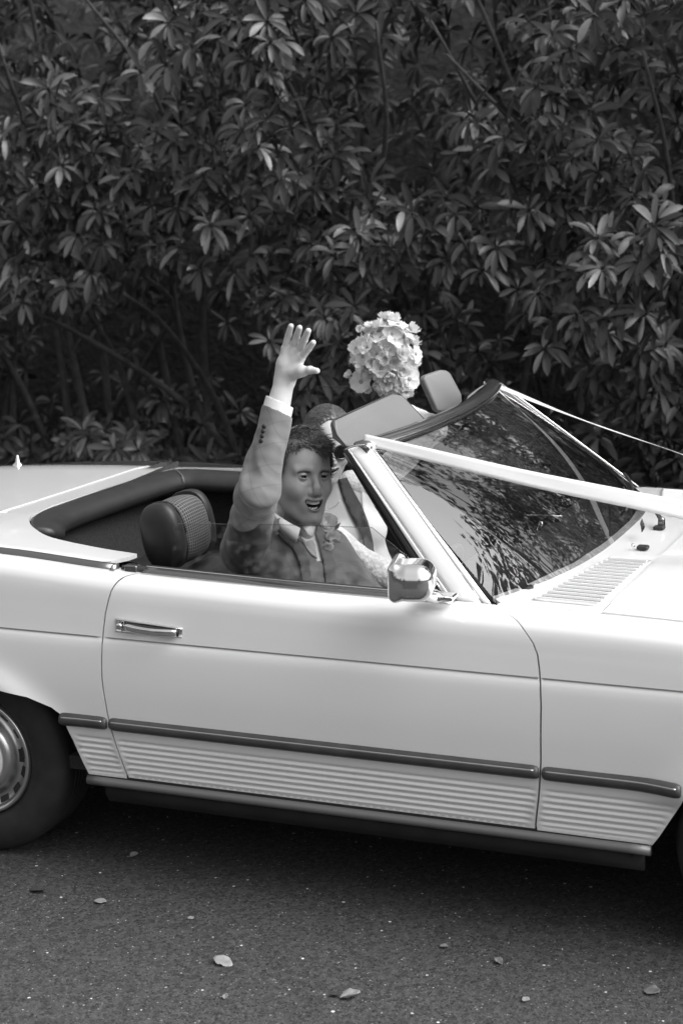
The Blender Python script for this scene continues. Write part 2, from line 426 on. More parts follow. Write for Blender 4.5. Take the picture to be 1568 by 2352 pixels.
def grad(fn, V, e=.0015):
    N = np.stack([fn(V + np.eye(3)[i] * e) - fn(V - np.eye(3)[i] * e) for i in range(3)], -1)
    return N / np.maximum(sl(N)[:, None], 1e-9)
def organic(name, fn, lo, hi, h, m, parent=None, uv=None):
    V, F = snet(fn, lo, hi, h)
    return obj(name, V, F.tolist(), m, parent, True, normals=grad(fn, V), uvs=uv(V) if uv else None)
def wob(P, f, seed=0):                           # cheap smooth pseudo-noise
    r = np.random.default_rng(seed); s = 0
    for i in range(6):
        d = r.normal(size=3); d /= np.linalg.norm(d); k = f * (1 + .6 * r.random()); s = s + np.sin(P @ d * k + r.random() * 6.28)
    return s / 6
def drape(name, poly3, direction, fn, off, m, parent=None, step=.008, edge=.006, maxd=.6, thick=.003):
    # lay a cloth piece on a body: fall along `direction` from the outline's plane onto fn = off
    d = Vector(direction).normalized(); c = sum((Vector(p) for p in poly3), Vector()) / len(poly3)
    ex = d.orthogonal().normalized(); ey = d.cross(ex)
    p2 = [((Vector(p) - c).dot(ex), (Vector(p) - c).dot(ey)) for p in poly3]
    x0, x1 = min(p[0] for p in p2), max(p[0] for p in p2); y0, y1 = min(p[1] for p in p2), max(p[1] for p in p2)
    vs, fs, nb = fill([Vector(p) for p in p2], np.arange(x0, x1, step), np.arange(y0, y1, step), edge)
    O = np.array([tuple(c + ex * p.x + ey * p.y - d * .35) for p in vs]); D = np.array(d); t = np.zeros(len(O))
    for _ in range(90):
        q = fn(O + D * t[:, None]) - off; t += np.clip(q, -.02, .05) * .8
    t = np.minimum(t, .35 + maxd); med = np.median(t); t = np.clip(t, med - .12, med + .12)
    V = [tuple(q) for q in (O + D * t[:, None])]; F = []
    for f in fs:
        f = list(f); g = (Vector(V[f[1]]) - Vector(V[f[0]])).cross(Vector(V[f[2]]) - Vector(V[f[0]]))
        if g.dot(d) > 0: f.reverse()
        F.append(tuple(f))
    e = set()
    for f in F:
        for i in range(len(f)): e.add((f[i], f[(i + 1) % len(f)]))
    ring = {}
    for a, b in list(e):
        if (b, a) in e: continue
        for q in (a, b):
            if q not in ring: ring[q] = len(V); V.append(tuple(Vector(V[q]) + d * (thick + off)))
        F.append((b, a, ring[a], ring[b]))
    return obj(name, V, F, m, parent)

# ------------------------------------------------------------------ the setting
GZ = -0.02
def grid_sheet(name, x0, x1, y0, y1, nx, ny, zf, m):
    v = []; f = []
    for i in range(nx + 1):
        for j in range(ny + 1):
            x = x0 + (x1 - x0) * i / nx; y = y0 + (y1 - y0) * j / ny; v.append((x, y, zf(x, y)))
    for i in range(nx):
        for j in range(ny): a = i * (ny + 1) + j; f.append((a, a + ny + 1, a + ny + 2, a + 1))
    return obj(name, v, f, m)
g = grid_sheet('ground', -200, 200, -200, 200, 8, 8, lambda x, y: GZ - .05, M['soil']); g['kind'] = 'structure'
g = grid_sheet('road', -60, 60, -4.6, 2.15, 60, 6, lambda x, y: GZ, M['asphalt']); g['kind'] = 'structure'
def verge_z(x, y): return GZ + .015 + .05 * min(1, (y - 2.1) * 2) + .02 * math.sin(x * 2.3 + y * 5) * min(1, (y - 2.12) * 3)
g = grid_sheet('verge', -25, 25, 2.12, 5.2, 120, 14, verge_z, M['soil']); g['kind'] = 'structure'
def bank_z(x, y): return GZ + .05 + 4.0 * (1 - math.exp(-max(0, y - 5.0) * .9)) + .25 * math.sin(x * .9) * min(1, y - 5)
g = grid_sheet('bank', -25, 25, 5.0, 12, 60, 20, bank_z, M['soil']); g['kind'] = 'structure'

# ------------------------------------------------------------------ the car
car = thing('convertible_car', 'white open-top two-seat convertible with its soft top folded away, decked with white ribbons', 'car', (1.2, 0, GZ))
car_root = car
class _C: pass
# parts are written in world coordinates, so they hang from the thing through an inverse offset
def cp(o):
    if o.parent is car_root or o.parent is None:
        o.parent = car_root; o.matrix_parent_inverse = Matrix.Translation(-Vector(car_root.location))
    return o
_T = [.20, .29, .33, .40, .45, .52, .60, .70, .728, .79, .845, .858, .87, .885, .90, .92, .945, .96]
_Y = [-.845, -.868, -.877, -.889, -.895, -.899, -.8995, -.892, -.8865, -.8765, -.8655, -.860, -.850, -.836, -.821, -.801, -.776, -.761]
_Z = [.20, .29, .33, .40, .45, .52, .60, .70, .728, .79, .845, .857, .868, .8765, .8815, .8853, .8885, .8895]
def cubic(xs, ys):                               # monotone cubic
    xs = np.array(xs); ys = np.array(ys); d = np.diff(ys) / np.diff(xs); m = np.r_[d[0], (d[:-1] + d[1:]) / 2, d[-1]]
    for i in range(len(d)):
        if d[i] == 0: m[i] = m[i + 1] = 0
    def f(x):
        x = min(max(x, xs[0]), xs[-1]); i = min(int(np.searchsorted(xs, x, 'right')) - 1, len(d) - 1); h = xs[i + 1] - xs[i]; t = (x - xs[i]) / h
        return (2 * t ** 3 - 3 * t * t + 1) * ys[i] + (t ** 3 - 2 * t * t + t) * h * m[i] + (-2 * t ** 3 + 3 * t * t) * ys[i + 1] + (t ** 3 - t * t) * h * m[i + 1]
    return f
fy = cubic(_T, _Y); fz = cubic(_T, _Z)
fdz = cubic([-1.2, -.3, .11, .5, 1.0, 1.64, 2.2, 3.2], [-.02, .04, .045, .022, .008, 0, -.012, -.06])
def sstep(a, b, x): t = min(1, max(0, (x - a) / (b - a))); return t * t * (3 - 2 * t)
def seam_r(z): return float(np.interp(z, [.3146, .40, .488, .604, .728, .796, .85, .89, .92], [.5466, .527, .51, .4976, .5002, .509, .527, .553, .583]))
def seam_f(z): return float(np.interp(z, [.3169, .41, .5024, .6808, .7835, .82, .8566, .88, .90, .92], [1.7853, 1.801, 1.8091, 1.8103, 1.7988, 1.782, 1.7518, 1.722, 1.69, 1.65]))
def arch_r(z): return float(np.interp(z, [.298, .4585], [.417, .3667]))
def arch_f(z): return float(np.interp(z, [.293, .4372], [2.1004, 2.1853]))
def side(x, t, s=-1):
    y = fy(t); z = fz(t) + fdz(x) * sstep(.74, .89, fz(t))
    if t < .728: y += .0046 * math.exp(-(.728 - t) / .0065)          # the waist crease: the upper pressing overhangs the lower
    if .30 < t < .445:
        fade = min(sstep(.010, .022, x - arch_r(t)), sstep(.008, .022, abs(x - seam_r(t))), sstep(.008, .022, abs(x - seam_f(t))), sstep(.010, .022, arch_f(t) - x))
        ph = (t - .318) / .0185; y += .0042 * (.5 - .5 * math.cos(2 * math.pi * ph)) * fade * sstep(.306, .318, t) * (1 - sstep(.425, .432, t))
    for cxw in (0.0, 2.46):                       # flared wheel arch lip
        d = math.hypot((x - cxw) / 1.02, (t - .16) * .95); k = math.exp(-(max(0, d - .395) / .05) ** 2) * (1 if t > .46 else sstep(.40, .46, t))
        if d < .62: y -= .022 * k
    # body tapers in plan towards both ends
    y += .10 * max(0, -x - .2) ** 2 + .05 * max(0, x - 2.3) ** 2
    return (x, y if s < 0 else -y, z)
rows = sorted(set([round(v, 4) for v in list(np.arange(.28, .45, .0037)) + list(np.arange(.45, .72, .02)) + [.718, .722, .7245, .7265, .7278, .7282, .7295, .7315, .734, .738, .745, .76, .775, .79, .805, .82, .835] + list(np.arange(.845, .96, .006))]))
def edge_pts(fn, zs, off): return [(fn(z) + off, z) for z in zs]
zs = [.315, .35, .39, .43, .47, .51, .56, .61, .66, .71, .75, .79, .82, .845, .86, .875, .89, .905, .92]
ARCH = [(.417, .298), (.40, .35), (.3667, .4585), (.352, .487), (.325, .505), (.2495, .5326), (.1455, .549), (.05, .555)]
archfull = ARCH + [(-x, z) for x, z in ARCH[::-1]]
fen = [(-1.15, .30), (-1.15, .92)] + [(x, .92) for x in (-.6, 0, .3)] + edge_pts(seam_r, zs, -.0026)[::-1] + [(.5445, .2995)] + archfull
cols = lambda a, b: np.arange(a, b, .022)
def outline_ok(p): return p
rear_fender = cp(panel('rear_fender', fen, lambda x, t: side(x, t), (0, 1, 0), M['paint'], None, cols(-1.15, .6), rows, .010, .03))
dr = edge_pts(seam_r, zs, .0026) + [(x, .92) for x in (.8, 1.1, 1.4)] + edge_pts(seam_f, zs, -.0026)[::-1] + [(1.782, .3035), (.552, .3035)]
door = cp(panel('door', dr, lambda x, t: side(x, t), (0, 1, 0), M['paint'], None, cols(.5, 1.82), rows, .010, .03))
fnt = edge_pts(seam_f, zs[:-1], .0026) + [(1.658, .922), (1.655, .945)] + [(x, .945) for x in (1.9, 2.3, 2.7, 3.15)] + [(3.15, .32)] + \
      [(2.46 + x, z) for x, z in ARCH] [:0] + [(2.46 + .36, .30), (2.46 + .345, .40), (2.79, .49), (2.71, .5326), (2.60, .549), (2.46, .556), (2.32, .549), (2.21, .50), (2.196, .462), (2.1853, .4372), (2.12, .326), (2.1004, .2975), (1.789, .2995)]
front_fender = cp(panel('front_fender', fnt, lambda x, t: side(x, t), (0, 1, 0), M['paint'], None, cols(1.66, 3.15), rows, .010, .03))
# the far side, plain
def far_strip(name, x0, x1):
    xs = np.arange(x0, x1 + .001, .05); ts = [.22, .30, .40, .50, .60, .70, .728, .79, .845, .858, .87, .885, .90, .92]
    v = []; f = []
    for x in xs:
        for t in ts: p = side(x, t, 1); v.append((p[0], p[1], p[2] - .045 * sstep(.5, .9, t) * (1 - sstep(.2, 1.6, x))))
    n = len(ts)
    for i in range(len(xs) - 1):
        for j in range(n - 1): f.append((i * n + j, i * n + j + 1, (i + 1) * n + j + 1, (i + 1) * n + j))
    return cp(obj(name, v, f, M['paint']))
far_strip('rear_fender', -1.15, .53); far_strip('door', .536, 1.69); far_strip('front_fender', 1.696, 3.15)

# lid over the folded hood, boot lid, scuttle, bonnet
def lid_z(x, y):
    z = float(np.interp(y, [-.82, -.785, -.72, -.5, -.2, .2, .6, .70, .76, .80], [.915, .927, .934, .931, .921, .910, .900, .892, .882, .866]))
    s = float(np.interp(y, [-.8, 0, .8], [-.055, 0, .04]))
    z += s * (max(x, -.1) - .1)
    if x < -.1: z -= .035 * (x + .1) ** 2 * 1.2 - .01 * (x + .1) + (.02 * (x + .1) if y < -.3 else 0)
    return z
gx = lambda a, b, s=.03: np.arange(a, b, s)
inner = smooth2d([(0.4884, -0.6395, 0.905)[:2], (.34, -.623), (.16, -.576), (.045, -.491), (-.03, -.40), (-.075, -.30), (-.102, -.12), (-.095, .22), (-.072, .55), (-.05, .625), (0, .655), (.2, .68), (.52, .70)], 5)
lidp = [tuple(p) for p in inner] + [(.52, .775), (.1, .785), (-.197, .775), (-.197, .3), (-.197, -.3), (-.197, -.74), (-.16, -.778), (.11, -.781), (.40, -.765), (.455, -.735), (.482, -.68)]
lid = cp(panel('soft_top_lid', lidp, lambda x, y: (x, y, lid_z(x, y)), (0, 0, -1), M['paint'], None, gx(-.2, .55), gx(-.8, .8), .014, .012))
bp = [(-.207, .775), (-.6, .77), (-1.1, .73), (-1.1, -.73), (-.6, -.77), (-.207, -.775)]
boot = cp(panel('boot_lid', bp, lambda x, y: (x, y, lid_z(x, y)), (0, 0, -1), M['paint'], None, gx(-1.1, -.2, .05), gx(-.8, .8, .05), .03, .03))
cp(sweep('seam_highlight', [(-.202, y, lid_z(-.202, y) + .0015) for y in np.arange(-.7, .72, .05)], rrect(.0035, .003, .001, 2), (0, 0, 1), M['satin']))  # edge highlight of the lid gap, modelled as a thin white bead
def top_z(x, y):
    return .8885 + .030 * (1 - (y / .78) ** 2) + fdz(x) * .9 - .012 * math.exp(-((abs(y) - .30) / .05) ** 2) * 0
def wbase(s):                                    # foot of the windscreen, s -1 near .. 1 far
    return Vector((1.806 - .165 * abs(s) ** 2.6, .745 * s, .912 - .026 * s * s))
def whead(s):
    return Vector((1.300 - .088 * abs(s) ** 2.2, .575 * s, 1.262 - .010 * s * s))
cow = [(1.665, -.770), (1.80, -.7715), (1.934, -.773), (1.956, -.5), (1.966, -.2), (1.968, 0), (1.966, .2), (1.956, .5), (1.934, .773), (1.665, .770)] + [(wbase(s).x - .03, wbase(s).y) for s in (.97, .8, .5, .2, 0, -.2, -.5, -.8, -.97)]
cowl = cp(panel('scuttle_panel', cow, lambda x, y: (x, y, top_z(x, y)), (0, 0, -1), M['paint'], None, gx(1.6, 2.0), gx(-.78, .78), .014, .012))
hoodp = [(1.941, -.773), (2.3, -.775), (3.15, -.70), (3.15, .70), (2.3, .775), (1.941, .773), (1.963, .5), (1.974, .2), (1.976, 0), (1.974, -.2), (1.963, -.5)]
def hood_z(x, y): return top_z(x, y) + .004 + .006 * sstep(.74, .66, abs(y)) - .0
hood = cp(panel('bonnet', hoodp, lambda x, y: (x, y, hood_z(x, y)), (0, 0, -1), M['paint'], None, gx(1.94, 3.15, .04), gx(-.78, .78, .03), .014, .02))
nose = MB(); nose.box((3.16, 0, .55), (.03, 1.5, .56)); cp(nose.build('nose_panel', M['paint'], None, False))
tail = MB(); tail.box((-1.14, 0, .56), (.03, 1.5, .5)); cp(tail.build('tail_panel', M['paint'], None, False))
# louvred air intakes, every slat a piece
for s in (1, -1):
    A, Bq, C_, D = [Vector((x, y * s)) for x, y in ((1.739, -.7226), (1.916, -.7248), (1.948, -.298), (1.836, -.304))]
    def gp(a, b, h): q = A.lerp(Bq, a).lerp(D.lerp(C_, a), b); return (q.x, q.y, top_z(q.x, q.y) + h)
    v = [gp(a / 8, b / 20, .0025) for a in range(9) for b in range(21)]
    f = [(a * 21 + b, (a + 1) * 21 + b, (a + 1) * 21 + b + 1, a * 21 + b + 1) for a in range(8) for b in range(20)]
    gr = cp(obj('air_intake', v, f, M['grille']))
    for k in range(15):
        b0 = (k + .24) / 15; b1 = (k + .82) / 15; v = []; f = []
        for a in np.linspace(.02, .98, 8):
            q0 = gp(a, b0, .0022); q1 = gp(a, b0 + (b1 - b0) * .15, .0075); q2 = gp(a, b1, .0052); q3 = gp(a, b1, .0022); v += [q0, q1, q2, q3]
        for i in range(7):
            for j in range(3): f.append((i * 4 + j, i * 4 + j + 1, i * 4 + j + 5, i * 4 + j + 4))
        f += [(0, 1, 2, 3), (28, 31, 30, 29)]
        o = obj('slat', v, f, M['paint'], None, False); o.parent = gr
    v = []; path = [gp(a, b, .002) for a, b in [(i / 8, 0) for i in range(9)] + [(1, i / 8) for i in range(1, 9)] + [(1 - i / 8, 1) for i in range(1, 9)] + [(0, 1 - i / 8) for i in range(1, 9)]]
    o = sweep('frame', path, rrect(.007, .007, .002, 2), (0, 0, 1), M['paint'], None); o.parent = gr

# sill, rocker, rubbing strips
def lowpath(x0, x1, t, dy, n=24): return [Vector(side(x, t)) + Vector((0, dy, 0)) for x in np.linspace(x0, x1, n)]
cp(sweep('sill_trim', [Vector((x, -.868, .280)) for x in np.linspace(.412, 2.096, 30)], [(-.012, .0145), (-.004, .0165), (.003, .0145), (.010, .008), (.013, 0), (.011, -.007), (.004, -.013), (-.012, -.016)], (0, 0, 1), M['sill']))
cp(sweep('sill_shadow_gap', [Vector((x, -.862, .299)) for x in np.linspace(.41, 2.09, 10)], rrect(.016, .011, .002, 2), (0, 0, 1), M['rubber']))
rk = MB(); rk.box((1.26, -.58, .240), (1.56, .5, .05)); rk.box((1.24, .60, .235), (1.72, .5, .06)); rk.box((1.0, 0, .24), (4.1, 1.1, .05))
cp(rk.build('underbody', M['blackpaint'], None, False))
cp(sweep('rocker', [Vector((x, -.842, .238)) for x in np.linspace(.46, 2.07, 12)], [(-.02, .03), (.012, .026), (.012, 0), (-.005, -.03), (-.02, -.03)], (0, 0, 1), M['blackpaint']))
rk = MB(); rk.box((1.25, .84, .27), (1.68, .04, .12)); cp(rk.build('rocker', M['blackpaint'], None, False))
SP = [(-.004, .0205), (.003, .0195), (.0105, .012), (.0145, .004), (.0145, -.005), (.011, -.013), (.003, -.0185), (-.004, -.0205)]
def strip(x0, x1):
    pth = [Vector(side(x, .465)) + Vector((0, -.002, .0075 + .000 * x)) for x in [x0, x0 + .004, x0 + .011] + list(np.linspace(x0 + .02, x1 - .02, max(4, int((x1 - x0) / .04)))) + [x1 - .011, x1 - .004, x1]]
    nn_ = len(pth)
    o = cp(sweep('rubbing_strip', pth, SP, (0, 0, 1), M['strip'], None, True, lambda q: {0: .62, 1: .85, 2: .96}.get(min(round(q * (nn_ - 1)), nn_ - 1 - round(q * (nn_ - 1))), 1)))
    h = sweep('bright_line', [p + Vector((0, -.0122, .0085)) for p in pth[2:-2]], rrect(.004, .0055, .0015, 2), (0, 0, 1), M['dullchrome'], None)
    h.parent = o
strip(.350, .5045); strip(.5135, 1.803); strip(1.8135, 2.186)
# chrome door handle: recessed plate, grip, push button
def sy(x, z): return side(x, z)[1]
hd = sweep('handle', [Vector((x, sy(x, .768) + .001, .768 - .006 * (x - .548) / .2)) for x in np.linspace(.545, .757, 12)], [(0, .0215), (.006, .0205), (.009, .017), (.0045, .0145), (.0045, -.0145), (.009, -.017), (.006, -.0205), (0, -.0215)], (0, 0, 1), M['chrome'], None, True, lambda q: 1 - .32 * q)
hd.parent = door
g1 = sweep('grip', [Vector((x, sy(x, .768) - .010 - .018 * math.sin(math.pi * q), .768 - .006 * q)) for q, x in [(i / 12, .578 + .165 * i / 12) for i in range(13)]], rrect(.013, .021, .0062, 4), (0, 0, 1), M['chrome'], None); g1.parent = hd
g2 = sweep('recess', [Vector((x, sy(x, .768) - .0058, .768 - .006 * (x - .548) / .2)) for x in np.linspace(.574, .748, 8)], [(0, .0125), (.001, .0125), (.001, -.0125), (0, -.0125)], (0, 0, 1), M['rubber'], None, True, lambda q: 1 - .28 * q); g2.parent = hd
g1 = lathe('push_button', [(0, -.006), (.008, -.006), (.010, -.003), (.010, .004)], M['chrome'], None, 24, loc=(.5605, sy(.56, .768) - .009, .7675)); g1.parent = hd
for q in (door.children): pass

# belt mouldings
def belt(x, dy=0, dz=0): p = side(x, .92); return Vector((p[0], p[1] + dy, p[2] + dz))
xb = np.linspace(.592, 1.535, 26)
cp(sweep('belt_moulding', [belt(x, .016, .006) for x in xb], [(-.014, -.004), (-.012, .006), (.004, .003), (.016, -.004), (.016, -.009)], (0, 0, 1), M['darkchrome']))
cp(sweep('belt_bright_edge', [belt(x, .033, .0125) for x in xb], rrect(.006, .005, .002, 3), (0, 0, 1), M['chrome']))
cp(sweep('belt_bright_edge', [belt(x, -.003, .0015) for x in xb], rrect(.005, .004, .0015, 3), (0, 0, 1), M['chrome']))
cp(sweep('window_seal', [belt(x, .045, .008) for x in np.linspace(.60, 1.50, 20)], rrect(.014, .012, .004, 3), (0, 0, 1), M['rubber']))
xr = np.linspace(-1.1, .50, 30)
cp(sweep('rear_waist_trim', [belt(x, .012, .006) for x in xr], [(-.010, -.006), (-.009, .008), (.000, .007), (.012, -.003), (.014, -.010)], (0, 0, 1), M['darkchrome']))
cp(sweep('rear_waist_edge', [belt(x, -.006, -.005) for x in xr], rrect(.008, .008, .003, 3), (0, 0, 1), M['dullchrome']))
cap = MB(); c0 = belt(.503, .006, .002); cap.box(c0, (.010, .032, .026)); cp(cap.build('trim_end_cap', M['dullchrome'], None))
# black lock box between the lid tip and the door glass
v, f = tube_geo([(0.5169, -0.775, 0.9034), (0.577, -0.775, 0.9024), (0.6382, -0.765, 0.8991)], [.014, .017, .008], 8)
cp(obj('hood_catch', v, f, M['rubber']))
cp(organic('window_post_seal', lambda P: s_box(P, (0.5545, -0.785, 0.9111), (.022, .016, .013), .006) + .001 * wob(P, 150), (.44, -.84, .84), (.68, -.70, .96), .004, M['darkchrome']))

# windscreen
NS, NT = 48, 16
v = []; f = []
for i in range(NS + 1):
    s = -1 + 2 * i / NS; a = wbase(s); b = whead(s); n = Vector((.6, .35 * s, .75))
    for j in range(NT + 1): t = j / NT; v.append(a.lerp(b, t) + n * .022 * 4 * t * (1 - t) * (1 - abs(s) ** 5))
for i in range(NS):
    for j in range(NT): k = i * (NT + 1) + j; f.append((k, k + NT + 1, k + NT + 2, k + 1))
glass = cp(obj('windscreen', v, f, M['glass']))
cp(sweep('windscreen_seal', [wbase(s) + Vector((.004, 0, -.006)) for s in np.linspace(-1, 1, 40)], rrect(.016, .018, .005, 3), (.3, 0, .9), M['rubber']))
cp(sweep('windscreen_bright_edge', [wbase(s) + Vector((.016, 0, -.007)) for s in np.linspace(-1.01, 1.01, 40)], rrect(.010, .012, .003, 3), (.3, 0, .9), M['chrome']))
hdr = cp(sweep('windscreen_header', [whead(s) + Vector((-.012, 0, .004)) for s in np.linspace(-1.02, 1.02, 44)], [(-.028, .010), (-.020, .0165), (0, .018), (.014, .015), (.021, .006), (.021, -.010), (.012, -.017), (-.024, -.017), (-.03, -.006)][::-1], (.1, 0, 1), M['darkchrome']))
cp(sweep('header_bright_edge', [whead(s) + Vector((.0125, 0, .0085)) for s in np.linspace(-.98, .98, 44)], rrect(.005, .005, .002, 3), (.1, 0, 1), M['chrome']))
def strip4(name, tl, tr, bl, br, bulge, depth, m, n=14, k=6, bow=0.0):
    tl, tr, bl, br, depth = [Vector(q) for q in (tl, tr, bl, br, depth)]; v = []; f = []
    nrm = (tr - tl).cross(bl - tl).normalized()
    if nrm.dot(depth) > 0: nrm = -nrm
    for i in range(n + 1):
        t = i / n; a = tl.lerp(bl, t); b = tr.lerp(br, t)
        for j in range(k + 1):
            u = j / k; v.append(a.lerp(b, u) + nrm * (bulge * (1 - (2 * u - 1) ** 4) + bow * 4 * t * (1 - t)))
        v.append(b + depth); v.append(a + depth)
    w = k + 3
    for i in range(n):
        for j in range(w): j2 = (j + 1) % w; f.append((i * w + j, i * w + j2, (i + 1) * w + j2, (i + 1) * w + j))
    f.append(tuple(range(w))[::-1]); f.append(tuple(n * w + q for q in range(w)))
    return cp(obj(name, v, f, m))
pil = strip4('windscreen_pillar', (1.1631, -0.592, 1.2476), (1.2136, -0.572, 1.2611), (1.545, -0.772, 0.8674), (1.6191, -0.772, 0.866), .006, (-.0, .035, -.0), M['paint'])
strip4('pillar_bright_trim', (1.2128, -0.57, 1.2607), (1.2418, -0.562, 1.233), (1.6184, -0.77, 0.8654), (1.6472, -0.757, 0.8629), .006, (-.004, .010, 0), M['chrome'])
strip4('pillar_bright_trim', (1.1575, -0.594, 1.2527), (1.1644, -0.592, 1.2464), (1.5208, -0.774, 0.8684), (1.5449, -0.772, 0.8662), .003, (-.01, .03, 0), M['chrome'])
strip4('pillar_seal', (1.1403, -0.585, 1.2478), (1.1558, -0.59, 1.2506), (1.4876, -0.765, 0.872), (1.5193, -0.77, 0.8673), .003, (-.01, .035, 0), M['rubber'])
strip4('pillar_inner_lining', (1.1223, -0.55, 1.2328), (1.1386, -0.545, 1.22), (1.4397, -0.72, 0.8785), (1.4962, -0.72, 0.8557), .002, (-.0, .03, 0), M['vinyl'])
# the corner where pillar meets header, painted, with a chrome lip
cp(organic('header_corner', lambda P: smin(s_cap(P, (1.1668, -0.585, 1.2465), (1.2126, -0.56, 1.2563), .012, .014), s_cap(P, (1.2126, -0.56, 1.2563), (1.2365, -0.52, 1.2625), .014, .010), .01), (1.12, -.64, 1.21), (1.32, -.46, 1.31), .005, M['paint']))
cp(sweep('corner_bright_lip', spline([(1.1555, -0.605, 1.2535), (1.1736, -0.6, 1.262), (1.2053, -0.59, 1.2666), (1.2227, -0.585, 1.2565)], 4), rrect(.005, .005, .002, 3), (0, 0, 1), M['chrome']))
# far pillar
cp(sweep('windscreen_pillar', [wbase(1.01).lerp(whead(1.01), t) + Vector((-.01, .008, 0)) for t in np.linspace(0, 1, 12)], rrect(.035, .03, .008, 3), (.6, 0, .8), M['darkchrome']))
cp(sweep('pillar_bright_trim', [wbase(1.0).lerp(whead(1.0), t) + Vector((.010, .000, .010)) for t in np.linspace(0, 1, 12)], rrect(.006, .005, .002, 3), (.6, 0, .8), M['chrome']))

def slab(name, poly, depth, bev, m, parent=None, seg=3):
    bm = bmesh.new(); d = Vector(depth); P = [Vector(p) for p in poly]
    a = [bm.verts.new(p) for p in P]; b = [bm.verts.new(p + d) for p in P]
    bm.faces.new(a); bm.faces.new(b[::-1])
    for i in range(len(P)): j = (i + 1) % len(P); bm.faces.new((a[j], a[i], b[i], b[j]))
    bmesh.ops.recalc_face_normals(bm, faces=bm.faces)
    bmesh.ops.bevel(bm, geom=list(bm.edges), offset=bev, segments=seg, profile=.5, affect='EDGES')
    me = bpy.data.meshes.new(name); bm.to_mesh(me); bm.free(); me.materials.append(m)
    me.polygons.foreach_set('use_smooth', [True] * len(me.polygons))
    o = bpy.data.objects.new(name, me); col.objects.link(o); o.parent = parent
    return o
v1 = [(1.0891, -0.5, 1.2727), (1.0724, -0.49, 1.3058), (1.0767, -0.48, 1.3169), (1.1083, -0.12, 1.3324), (1.1218, -0.1, 1.3323), (1.1333, -0.09, 1.3217), (1.2284, -0.13, 1.249), (1.2284, -0.22, 1.241), (1.1856, -0.46, 1.2543), (1.1348, -0.54, 1.2491)]
cp(slab('sun_visor', v1, (-.020, .010, -.006), .007, M['visor']))
cp(tube('visor_piping', [Vector(p) + Vector((-.002, -.003, 0)) for p in (v1[9], v1[0], v1[1], v1[2], v1[3], v1[4], v1[5], v1[6])], .0025, M['vinyl']))
v2 = [(1.0827, 0.22, 1.3235), (1.0867, 0.23, 1.3361), (1.1164, 0.3, 1.3449), (1.127, 0.32, 1.3408), (1.1382, 0.33, 1.3297), (1.1636, 0.36, 1.2572), (1.1646, 0.36, 1.2285), (1.1539, 0.33, 1.2144), (1.1281, 0.26, 1.2124), (1.1236, 0.24, 1.2213)]
cp(slab('sun_visor', v2, (-.022, .006, -.004), .007, M['visor']))
cp(sweep('mirror_stalk', [Vector((1.53, -.0, .905)), Vector((1.54, 0, .935))], rrect(.012, .012, .003, 2), (1, 0, 0), M['chrome']))
im = cp(slab('interior_mirror', [(1.4942, 0, 0.9502), (1.5991, 0, 0.9537), (1.5962, 0, 0.9332), (1.4994, 0, 0.9246)], (-.02, .02, 0), .004, M['dash']))
cp(sweep('mirror_bright_edge', [(1.4954, -0.004, 0.9526), (1.5508, -0.004, 0.9545), (1.6057, -0.004, 0.955)], rrect(.003, .004, .001, 2), (0, 0, 1), M['chrome']))
# wipers lie at the foot of the screen; arms rise to the glass
for a, b, c, d in (((1.9054, -0.174, 0.925), (1.8645, -0.0482, 0.955), (1.8245, 0.0466, 0.985), .0), ((1.8912, 0.08, 0.925), (1.8667, 0.1252, 0.95), (1.8508, 0.1457, 0.965), .0)):
    w = cp(organic('wiper', lambda P: smin(smin(s_cap(P, Vector(a) + Vector((0, 0, -.006)), Vector(a) + Vector((0, 0, .018)), .013, .010), s_cap(P, Vector(a) + Vector((0, 0, .015)), b, .0085, .006), .006), s_cap(P, b, c, .006, .0035), .003), np.array(a) - .05, np.array(c) + .05, .003, M['darkchrome']))
    o = organic('wiper_foot', lambda P: s_box(P, Vector(a) + Vector((-.004, -.012, -.004)), (.017, .015, .006), .005), np.array(a) - .04, np.array(a) + .04, .003, M['rubber']); o.parent = w
w0 = wbase(.16) + Vector((.012, 0, .03))
cp(tube('wiper_blade', [(1.8245, 0.0466, 0.985), (1.7424, 0.196, 1.01), (1.774, 0.1276, 0.985)], .004, M['rubber'], n=6))
cp(tube('wiper_blade', [wbase(s).lerp(whead(s), .06 + .10 * (s + .1)) + Vector((.010, 0, .016)) for s in np.linspace(.15, .85, 10)], .005, M['rubber'], n=6))
cp(tube('washer_jet', [(1.8745, -0.199, 0.925), (1.8729, -0.1932, 0.93)], [.006, .004], M['chrome'], n=8))
# aerial stub on the far rear wing

az = Vector((-0.8099, 0.76, 0.8476))
v = []; f = []; pr = [(.022, -.006), (.021, .002), (.013, .008), (.008, .014), (.0075, .024), (.005, .027), (.004, .038), (0, .039)]
for i in range(20):
    w = 2 * math.pi * i / 20
    for r, h in pr: v.append((az.x + r * math.cos(w), az.y + r * math.sin(w), az.z + h))
for i in range(20):
    for q in range(7): j = (i + 1) % 20; f.append((i * 8 + q, j * 8 + q, j * 8 + q + 1, i * 8 + q + 1))
cp(obj('aerial_base', v, f, M['chrome']))

